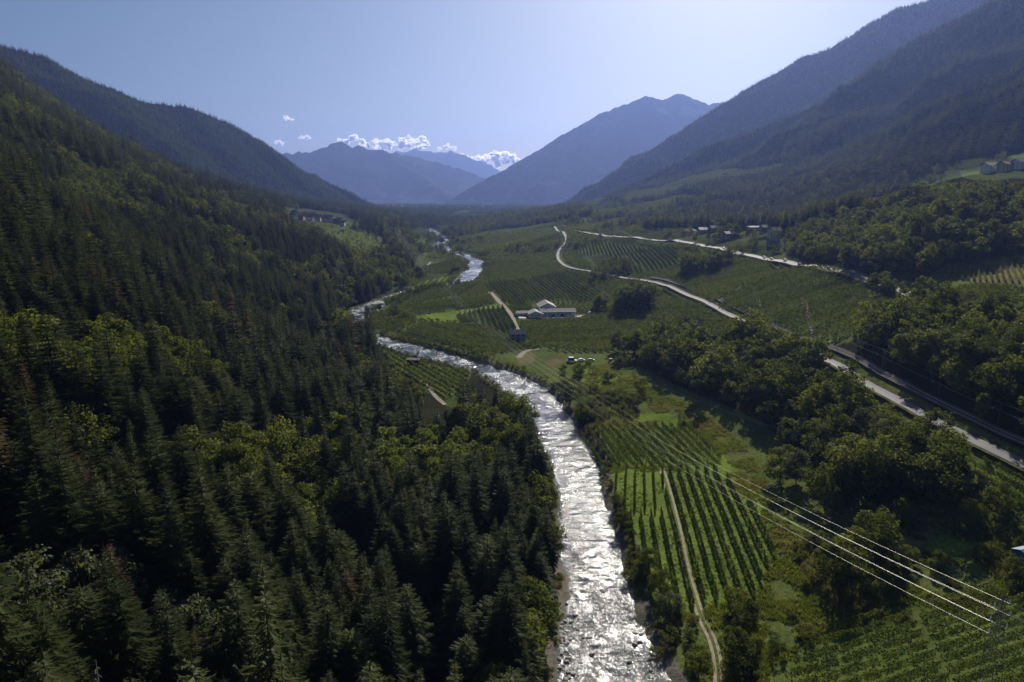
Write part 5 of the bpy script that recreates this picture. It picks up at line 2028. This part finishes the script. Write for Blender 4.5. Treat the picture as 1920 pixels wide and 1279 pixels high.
# railway masts with brackets and catenary wire
RLs = RL[(RL[:, 1] > 150) & (RL[:, 1] < 420)]
MAST = [at_t(1695, 740, 262), at_t(1855, 838, 222), at_t(1935, 880, 198), at_t(1535, 640, 350), at_t(1600, 690, 305)]
mtops = []
rl3 = np.column_stack([RLs, gz(RLs[:, 0], RLs[:, 1])])
for i, yv in enumerate((188, 214, 246, 288, 335, 380)):
    j = int(np.argmin(np.abs(RLs[:, 1] - yv)))
    c = RLs[j]
    x, y = c[0] + 2.6, c[1]
    z = float(gz(x, y))
    t = thing("catenary_mast", ("first", "second", "third", "fourth", "fifth", "sixth")[i] + " railway mast from the frame edge beside the track", "mast", (x, y, z), 0, "railway masts beside the track")
    MB().tube([(0, 0, -0.3), (0, 0, 8.2)], [0.12, 0.09], 6).build("pole", M['steel'], t)
    MB().tube([(0, 0, 7.4), (-2.7, 0, 6.6)], 0.05, 4).tube([(0, 0, 6.0), (-2.7, 0, 6.5)], 0.05, 4).build("bracket", M['steel'], t)
    MB().tube([(-2.7, 0, 6.55), (-2.9, 0, 6.2), (-2.2, 0, 6.1)], 0.07, 5).build("insulator", M['porcelain'], t)
    mtops.append(((x - 2.6, y, z + 6.5), (x, y, z + 8.2)))
for nm, k, lab in (("contact_wire", 0, "contact wire hanging over the railway track"), ("feeder_wire", 1, "feeder wire on top of the railway masts")):
    P = np.vstack([catenary(mtops[i][k], mtops[i + 1][k], 0.5, 8) for i in range(5)])
    tag(MB().tube(P, 0.022, 4, False).build(nm, M['wire']), lab, "wire")

# ------------------------------------------------------------------ buildings
def house(name, label, cat, loc, rz, w, d, h, rh, wall, roof, floors=2, nwin=3, eave=0.6, group=None, chimney=True, porch=False, detail=True, flat=False):
    """gabled house: ridge along local x; w along x, d along y"""
    t = thing(name, label, cat, loc, rz, group)
    mb = MB()
    mb.box(-w / 2, w / 2, -d / 2, d / 2, -2.5, h)
    if not flat:
        for sx in (-1, 1):
            x0, x1 = (w / 2 - 0.25, w / 2) if sx > 0 else (-w / 2, -w / 2 + 0.25)
            mb.prism([(-d / 2 + 0.004, h), (d / 2 - 0.004, h), (0, h + rh)], 'x', x0, x1)
    mb.build("wall", wall, t)
    mb = MB()
    th = 0.22
    if flat:
        mb.box(-w / 2 - eave, w / 2 + eave, -d / 2 - eave, d / 2 + eave, h + 0.003, h + 0.35)
    else:
        k = rh / (d / 2)
        e = d / 2 + eave
        for sy in (-1, 1):
            mb.prism([(0, h + rh + 0.02), (sy * e, h - k * eave + 0.02), (sy * e, h - k * eave + th), (0, h + rh + th)][::sy], 'x', -w / 2 - eave, w / 2 + eave)
    r = mb.build("roof", roof, t)
    if chimney and not flat:
        cx = w * 0.22
        MB().box(cx - 0.4, cx + 0.4, 0.5, 1.3, h + rh * 0.6, h + rh + 1.1).build("chimney", M['stone'], r)
    if detail:
        fh = h / floors
        for f in range(floors):
            z0 = f * fh + fh * 0.32
            z1 = z0 + fh * 0.45
            for i in range(nwin):
                x = -w / 2 + (i + 0.5) * w / nwin
                for sy in (-1, 1):
                    if f == 0 and i == nwin // 2 and sy == -1:
                        continue
                    y0 = sy * (d / 2)
                    MB().box(x - 0.6, x + 0.6, min(y0 - 0.03 * sy, y0 + 0.05 * sy), max(y0 - 0.03 * sy, y0 + 0.05 * sy), z0, z1).build("window", M['glass'], t)
            for sx in (-1, 1):
                for yy in (-d * 0.25, d * 0.25):
                    x0 = sx * w / 2
                    MB().box(min(x0 - 0.03 * sx, x0 + 0.05 * sx), max(x0 - 0.03 * sx, x0 + 0.05 * sx), yy - 0.6, yy + 0.6, z0, z1).build("window", M['glass'], t)
        dx = -w / 2 + (nwin // 2 + 0.5) * w / nwin
        MB().box(dx - 0.65, dx + 0.65, -d / 2 - 0.06, -d / 2 + 0.03, 0, 2.2).build("door", M['wood'], t)
    return t


def gpt(px, py, dz=0.0):
    p = hit(px, py)
    return (p[0], p[1], p[2] + dz)


# white farmhouse with tall gabled barn, long low wing and small gabled front wing
fp = np.array(gpt(1030, 594))
fz = fp[2]
ft = thing("farmhouse", "large white farmhouse with several grey gabled roofs amid the orchards", "farmhouse", tuple(fp), 0.10)
ft.scale = (0.84, 0.8, 0.66)


def wing(x, y, w, d, h, rh, axis, wall, roof, z0=0.0, eave=0.9):
    mb = MB()
    mb.box(x - w / 2, x + w / 2, y - d / 2, y + d / 2, -2, h)
    k = 0.25
    if axis == 'x':
        for xx in (x - w / 2, x + w / 2 - k):
            mb.prism([(y - d / 2 + .004, h), (y + d / 2 - .004, h), (y, h + rh)], 'x', xx, xx + k)
    else:
        for yy in (y - d / 2, y + d / 2 - k):
            mb.prism([(x + w / 2 - .004, h), (x - w / 2 + .004, h), (x, h + rh)], 'y', yy, yy + k)
    wo = mb.build("wall", wall, ft)
    rb = MB()
    span = (d if axis == 'x' else w) / 2
    sl = rh / span
    for s in (-1, 1):
        pr = [(0, h + rh + .02), (s * (span + eave), h - sl * eave + .02), (s * (span + eave), h - sl * eave + .26), (0, h + rh + .26)][::s]
        if axis == 'x':
            rb.prism([(y + a, b) for a, b in pr], 'x', x - w / 2 - eave, x + w / 2 + eave)
        else:
            rb.prism([(x - a, b) for a, b in pr], 'y', y - d / 2 - eave, y + d / 2 + eave)
    return wo, rb.build("roof", roof, ft)


wing(0, 22, 16, 22, 9.5, 5.0, 'y', M['white'], M['roof'])             # tall barn behind
wing(8, 4, 34, 13, 5.6, 3.4, 'x', M['white'], M['roof'])               # long wing
wing(-14, 0, 13, 15, 5.2, 3.0, 'y', M['white'], M['roof'])             # gabled front wing
wing(-26, 8, 10, 9, 4.0, 2.0, 'x', M['cream'], M['roof'])              # side shed
for x in (-17, -14, -11):
    MB().box(x - 0.7, x + 0.7, -7.56, -7.47, 2.6, 4.0).build("window", M['glass'], ft)
for x in (-4, 0, 4, 8, 12, 16, 20):
    MB().box(x - 0.8, x + 0.8, -2.56, -2.47, 2.4, 4.0).build("window", M['glass'], ft)
MB().box(-8, 24, -2.9, 1.0, 6.1, 6.25).build("solar_panel", M['redroof'], ft)
MB().box(1.5, 5.0, -2.57, -2.46, 0, 3.0).build("door", M['wood'], ft)
MB().box(10.5, 14.5, -2.57, -2.46, 0, 3.0).build("door", M['wood'], ft)
y0 = [(-32, -11), (30, -11), (34, 2), (26, -2), (-8, -3), (-22, -8), (-32, 4)]
V = []
for x, y in y0:
    c, s = math.cos(0.10), math.sin(0.10)
    x, y = x * 0.8, y * 0.8
    X, Y = fp[0] + c * x - s * y, fp[1] + s * x + c * y
    V.append((X, Y, max(float(gz(X, Y)), fz) + 0.3))
tag(MB().add(V, [tuple(range(len(V)))]).build("farmyard", M['concrete']), "paved yard of the white farmhouse", None, None, "structure")
house("stone_hut", "small stone hut with pale tiled roof at the lane end", "hut", gpt(970, 638), 0.15, 10.5, 7, 5.0, 2.2, M['stone'], M['roof'], 2, 3, 0.7, chimney=False)
house("field_barn", "small dark timber barn standing alone in the round orchard", "barn", gpt(1298, 614), 0.2, 9, 7, 3.2, 2.4, M['wood'], M['darkroof'], 1, 2, 1.0, chimney=False)
house("orchard_shed", "low shed with nearly flat roof by the left bank orchard", "shed", gpt(776, 682), -0.15, 7.5, 4.5, 2.6, 0.5, M['wood'], M['darkroof'], 1, 2, 0.4, chimney=False)
house("garden_shed", "blue shed at the right frame edge in the garden", "shed", gpt(1925, 1052), 0.3, 5.5, 4, 2.6, 0.7, M['blue'], M['blue'], 1, 2, 0.2, chimney=False, detail=False)
# hillside houses above the main road
HS = [(1450, 428, "tall white hillside house at the top of the cluster", 'white', 'redroof', 11, 9, 7, 2.6), (1452, 443, "white gabled house in the middle of the hillside cluster", 'white', 'roof', 10, 9, 5.5, 3),
      (1449, 460, "grey gabled house lowest in the hillside cluster", 'stone', 'roof', 9, 8, 4.5, 2.6), (1434, 436, "pale house at the left of the hillside cluster", 'cream', 'roof', 9, 8, 5.5, 2.2),
      (1478, 424, "house with a brightly shining roof in the hillside cluster", 'white', 'tinroof', 14, 10, 5.0, 2.0), (1413, 434, "long shed with bright ribbed roof left of the cluster", 'stone', 'roof', 15, 8, 4.5, 1.2),
      (1366, 446, "small house with pale hipped roof beside the trees", 'stone', 'roof', 11, 10, 4.5, 2.2), (1292, 440, "long low house with pale roof under the dark wood", 'cream', 'roof', 14, 9, 4.5, 2.3),
      (1318, 438, "brown roofed farmhouse under the dark wood", 'stone', 'redroof', 12, 10, 5, 2.5), (1338, 434, "small brown house right of the brown farmhouse", 'stone', 'darkroof', 10, 8, 4.5, 2.4)]
for i, (a, b, lab, wl, rf, w, d, h, rh) in enumerate(HS):
    house("house", lab, "house", gpt(a, b), 0.2 + 0.15 * math.sin(i * 2.1), w, d, h, rh, M[wl], M[rf], 3 if h > 6.6 else 2, 3, 0.8)
# big building high on the right slope
for a, b, lab, w, rf, wl in ((1862, 322, "white hotel like building with pale roof on the right slope", 20, 'roof', 'white'), (1890, 320, "brown gabled chalet joined beside the white hotel building", 16, 'redroof', 'cream'), (1915, 316, "white gabled house right of the brown chalet", 14, 'darkroof', 'white')):
    house("hotel" if 'hotel' in lab and 'chalet' not in lab else "chalet", lab, "building", gpt(a, b), 0.1, w, 13, 6.0, 3.0, M[wl], M[rf], 3, 6, 1.0)
# left village on the bench
VL = [(526, 400), (536, 399), (545, 402), (553, 398), (560, 402), (566, 406), (572, 400), (577, 405), (583, 408), (586, 400), (590, 405), (596, 409), (601, 404), (606, 409), (611, 406), (616, 411), (620, 407), (626, 413), (632, 415), (636, 410), (642, 418)]
for i, (a, b) in enumerate(VL):
    wl, rf = (('white', 'darkroof'), ('cream', 'redroof'), ('stone', 'darkroof'), ('cream', 'darkroof'))[i % 4]
    nb_ = ("at the upper end", "in the upper half", "in the middle", "in the lower half", "at the end beside the meadow")[min(4, i * 5 // len(VL))]
    house("village_house", f"{('white', 'cream', 'stone', 'cream')[i % 4]} house with {('dark', 'red', 'dark', 'dark')[i % 4]} roof {nb_} of left village", "house", gpt(a, b + 6), RP.uniform(-0.5, 0.5), RP.uniform(8, 12), RP.uniform(7, 9), RP.uniform(4.5, 6.5), 2.6, M[wl], M[rf], 2, 3, 0.7,
          "houses of the left village")
for a, b in ((642, 434), (690, 429), (606, 408)):
    house("meadow_hut", f"tiny bright hut on the meadow {'below' if a < 650 else 'right of'} the left village" if a != 606 else "tiny bright hut between the village houses", "hut", gpt(a, b), 0.3, 6, 5, 3, 1.6, M['white'], M['tinroof'], 1, 2, 0.4, chimney=False)
# specks of far houses
for i, (a, b) in enumerate(((715, 386), (728, 387), (738, 388), (752, 388), (864, 391), (880, 391), (893, 392), (905, 390), (916, 391), (1062, 383), (1060, 373), (1200, 347), (1185, 388), (1162, 406), (1358, 332), (1398, 356), (840, 392), (820, 393), (800, 392), (780, 391))):
    p = gpt(a, b)
    far = p[1] > 2400
    house("far_house", ("tiny white house on the far valley floor" if far else "tiny white house on the right hillside terraces"), "house", p, RP.uniform(-0.6, 0.6), 14 if far else 10, 11 if far else 8, 9 if far else 6, 4, M['white'], M['roof'] if i % 2 else M['redroof'], 2, 2, 0.8,
          "far houses of the valley floor" if far else "far houses on the right terraces", detail=False)
# crash barrier along the valley side of the main road
_b = off_line(resample(smooth_poly(ROAD_UP2, 6), 4.0), 4.4)
_b2 = off_line(resample(smooth_poly(ROAD_UP2, 6), 4.0), -4.4)
_b = _b if _b[:, 0].mean() < _b2[:, 0].mean() else _b2
_b = _b[(_b[:, 1] < 820) & (_b[:, 1] > 300)]
_bz = gz(_b[:, 0], _b[:, 1])
t = thing("crash_barrier", "long grey crash barrier on the valley side of the main road", "barrier", (0, 0, 0))
MB().tube([(x, y, z + 1.0) for (x, y), z in zip(_b, _bz)], 0.14, 4).build("rail", M['steel'], t)
pm = MB()
for (x, y), z in zip(_b[::1], _bz[::1]):
    pm.box(x - 0.07, x + 0.07, y - 0.07, y + 0.07, z - 0.3, z + 1.0)
pm.build("posts", M['steel'], t)["kind"] = "stuff"
print("buildings", time.time() - T0)

# ------------------------------------------------------------------ vehicles
def car(label, px, rz, paint, size=1.0, van=False, road=True):
    p = px if len(px) == 3 else gpt(*px, 0.3)
    t = thing("camper_van" if van else "car", label, "van" if van else "car", p, rz, None, size)
    L, Wd = (5.6, 2.1) if van else (4.3, 1.75)
    H0, H1 = (1.1, 2.7) if van else (0.85, 1.45)
    prof = [(-L / 2, 0.35), (L / 2, 0.35), (L / 2, H0 * 0.85), (L * 0.28, H0), (L * 0.16, H1 * 0.98), (-L * 0.3, H1), (-L * 0.46, H0), (-L / 2, H0 * 0.9)]
    MB().prism(prof, 'y', -Wd / 2, Wd / 2).build("body", M[paint], t)
    g = [(L * 0.25, H0 + 0.03), (L * 0.16, H1 * 0.93), (-L * 0.28, H1 * 0.93), (-L * 0.40, H0 + 0.03)]
    MB().prism(g, 'y', -Wd / 2 - 0.01, Wd / 2 + 0.01).build("window", M['glass'], t)
    for sx in (-1, 1):
        for sy in (-1, 1):
            cx, cy = sx * L * 0.31, sy * (Wd / 2 - 0.12)
            w = MB().tube([(cx, cy - 0.11, 0.33), (cx, cy + 0.13, 0.33)], 0.33, 12)
            w.build("wheel", M['tyre'], t)
    return t


def on_road(line, px, lab, paint):
    p = np.array(gpt(*px))
    L = resample(line, 1.0)
    j = int(np.argmin(np.hypot(L[:, 0] - p[0], L[:, 1] - p[1])))
    j = min(max(j, 1), len(L) - 2)
    d = L[j + 1] - L[j - 1]
    z = float(gz(L[j, 0], L[j, 1])) + 0.6
    nr = np.array([-d[1], d[0]]) / np.linalg.norm(d)
    q = L[j] + nr * 1.8
    car(lab, (q[0], q[1], max(z, float(gz(q[0], q[1])) + 0.45)), math.atan2(d[1], d[0]), paint)


RU = smooth_poly(ROAD_UP2, 6)
for px, lab, pt_ in (((1130, 441), "white car farthest up the main road", 'carwhite'), ((1155, 443), "white car second farthest on the main road", 'carwhite'), ((1352, 468), "white car on the main road by the dark tree clump", 'carwhite'),
                     ((1431, 485), "grey car on the main road below the hillside houses", 'cargrey'), ((1446, 488), "dark car following the grey car on the main road", 'cargrey'), ((1467, 492), "white car on the main road right of the clustered cars", 'carwhite'),
                     ((1496, 498), "white car on the lit end of the main road", 'carwhite'), ((1545, 507), "grey car in the shaded stretch of main road", 'cargrey'), ((1592, 517), "white car in the shaded stretch of main road", 'carwhite')):
    on_road(RU, px, lab, pt_)
car("white car parked beside the hedge right of the farmhouse", (1107, 589), 0.3, 'carwhite')
car("pale camper van parked at the meadow edge", (1072, 680), 0.1, 'carwhite', 1.1, True)
car("white car parked right of the camper van", (1090, 678), 0.2, 'carwhite')
car("grey car parked by the track to the wood", (1108, 678), 0.1, 'cargrey')
car("white car half hidden at the edge of the wood", (1152, 683), 0.4, 'carwhite')
car("red car standing before the dark trees by the wood", (1146, 678), 0.4, 'carred')

# ------------------------------------------------------------------ clouds beyond the haze
def cloud_mat():
    m, nt, out = mat('cloud_vapour')
    d = N(nt, "ShaderNodeBsdfDiffuse")
    d.inputs[0].default_value = (0.97, 0.97, 0.97, 1)
    t = N(nt, "ShaderNodeBsdfTranslucent")
    t.inputs[0].default_value = (1, 1, 1, 1)
    mx = N(nt, "ShaderNodeMixShader")
    mx.inputs[0].default_value = 0.92
    nt.links.new(d.outputs[0], mx.inputs[1])
    nt.links.new(t.outputs[0], mx.inputs[2])
    tr = N(nt, "ShaderNodeBsdfTransparent")
    mt = N(nt, "ShaderNodeMixShader")
    mt.inputs[0].default_value = 0.42
    nt.links.new(mx.outputs[0], mt.inputs[1])
    nt.links.new(tr.outputs[0], mt.inputs[2])
    nt.links.new(mt.outputs[0], out.inputs[0])
    return m


CM = cloud_mat()
CY = YMAX + 1800
CL = [("long ragged cumulus cloud behind the jagged far peaks", [(648, 262, 9), (662, 260, 10), (678, 265, 9), (694, 270, 9), (712, 268, 11), (730, 271, 12), (748, 273, 10), (757, 262, 9), (772, 268, 11), (790, 263, 11), (800, 270, 8), (780, 276, 9)]),
      ("grey hearted puffy cloud over the dip right of the far peaks", [(905, 300, 14), (925, 294, 15), (942, 292, 15), (955, 298, 12), (968, 302, 10), (935, 304, 14)]),
      ("small flat cloud strip between the two larger clouds", [(826, 280, 5), (838, 276, 6), (850, 278, 5), (868, 294, 7), (880, 298, 6)]),
      ("tiny cloud puff just above the left mountain's end", [(518, 268, 5), (524, 267, 5), (530, 269, 4)]),
      ("tiny cloud puff right of the left mountain's end", [(566, 259, 4), (573, 257, 5), (578, 260, 4)]),
      ("wispy small cloud highest over the left mountain", [(536, 219, 3), (540, 223, 4), (547, 225, 3)])]
for lab, puffs in CL:
    # ragged vapour: thousands of thin flakes heaped into puffs, so the edges stay soft and light passes through
    T = []
    for a, b, r in puffs:
        c = at_y(a, b + (2 if len(puffs) > 5 else 0), CY + RP.uniform(-150, 150))
        rr = r / FPX * CY
        subs = [(RP.normal(size=3) * rr * np.array([0.55, 0.5, 0.35]), rr * RP.uniform(0.25, 0.6)) for _ in range(8)]
        for o, sr in subs:
            n = int(85 * (sr / rr) / 0.4)
            p = RP.normal(size=(n, 3))
            p /= np.linalg.norm(p, axis=1)[:, None]
            p *= sr * RP.random((n, 1)) ** 0.5
            p[:, 2] = p[:, 2] * 0.8
            p[:, 1] = p[:, 1] * 0.25
            nv = np.array([0.14, 0.95, 0.26]) + 0.2 * RP.normal(size=(n, 3))
            nv /= np.linalg.norm(nv, axis=1)[:, None]
            e1 = np.cross(nv, RP.normal(size=(n, 3)))
            e1 /= np.linalg.norm(e1, axis=1)[:, None]
            e2 = np.cross(nv, e1)
            e2 /= np.linalg.norm(e2, axis=1)[:, None]
            s_ = rr * RP.uniform(0.08, 0.15, (n, 1))
            q = c + o + p
            T.append(np.stack([q - e1 * s_, q - e2 * s_ * 0.8, q + e1 * s_, q + e2 * s_ * 0.8], 1).reshape(-1, 3))
    V = np.vstack(T)
    tag(link("cloud", mesh_np("cloud", V, np.arange(len(V)).reshape(-1, 4), CM)), "white " + lab, "cloud")
print("done", time.time() - T0)
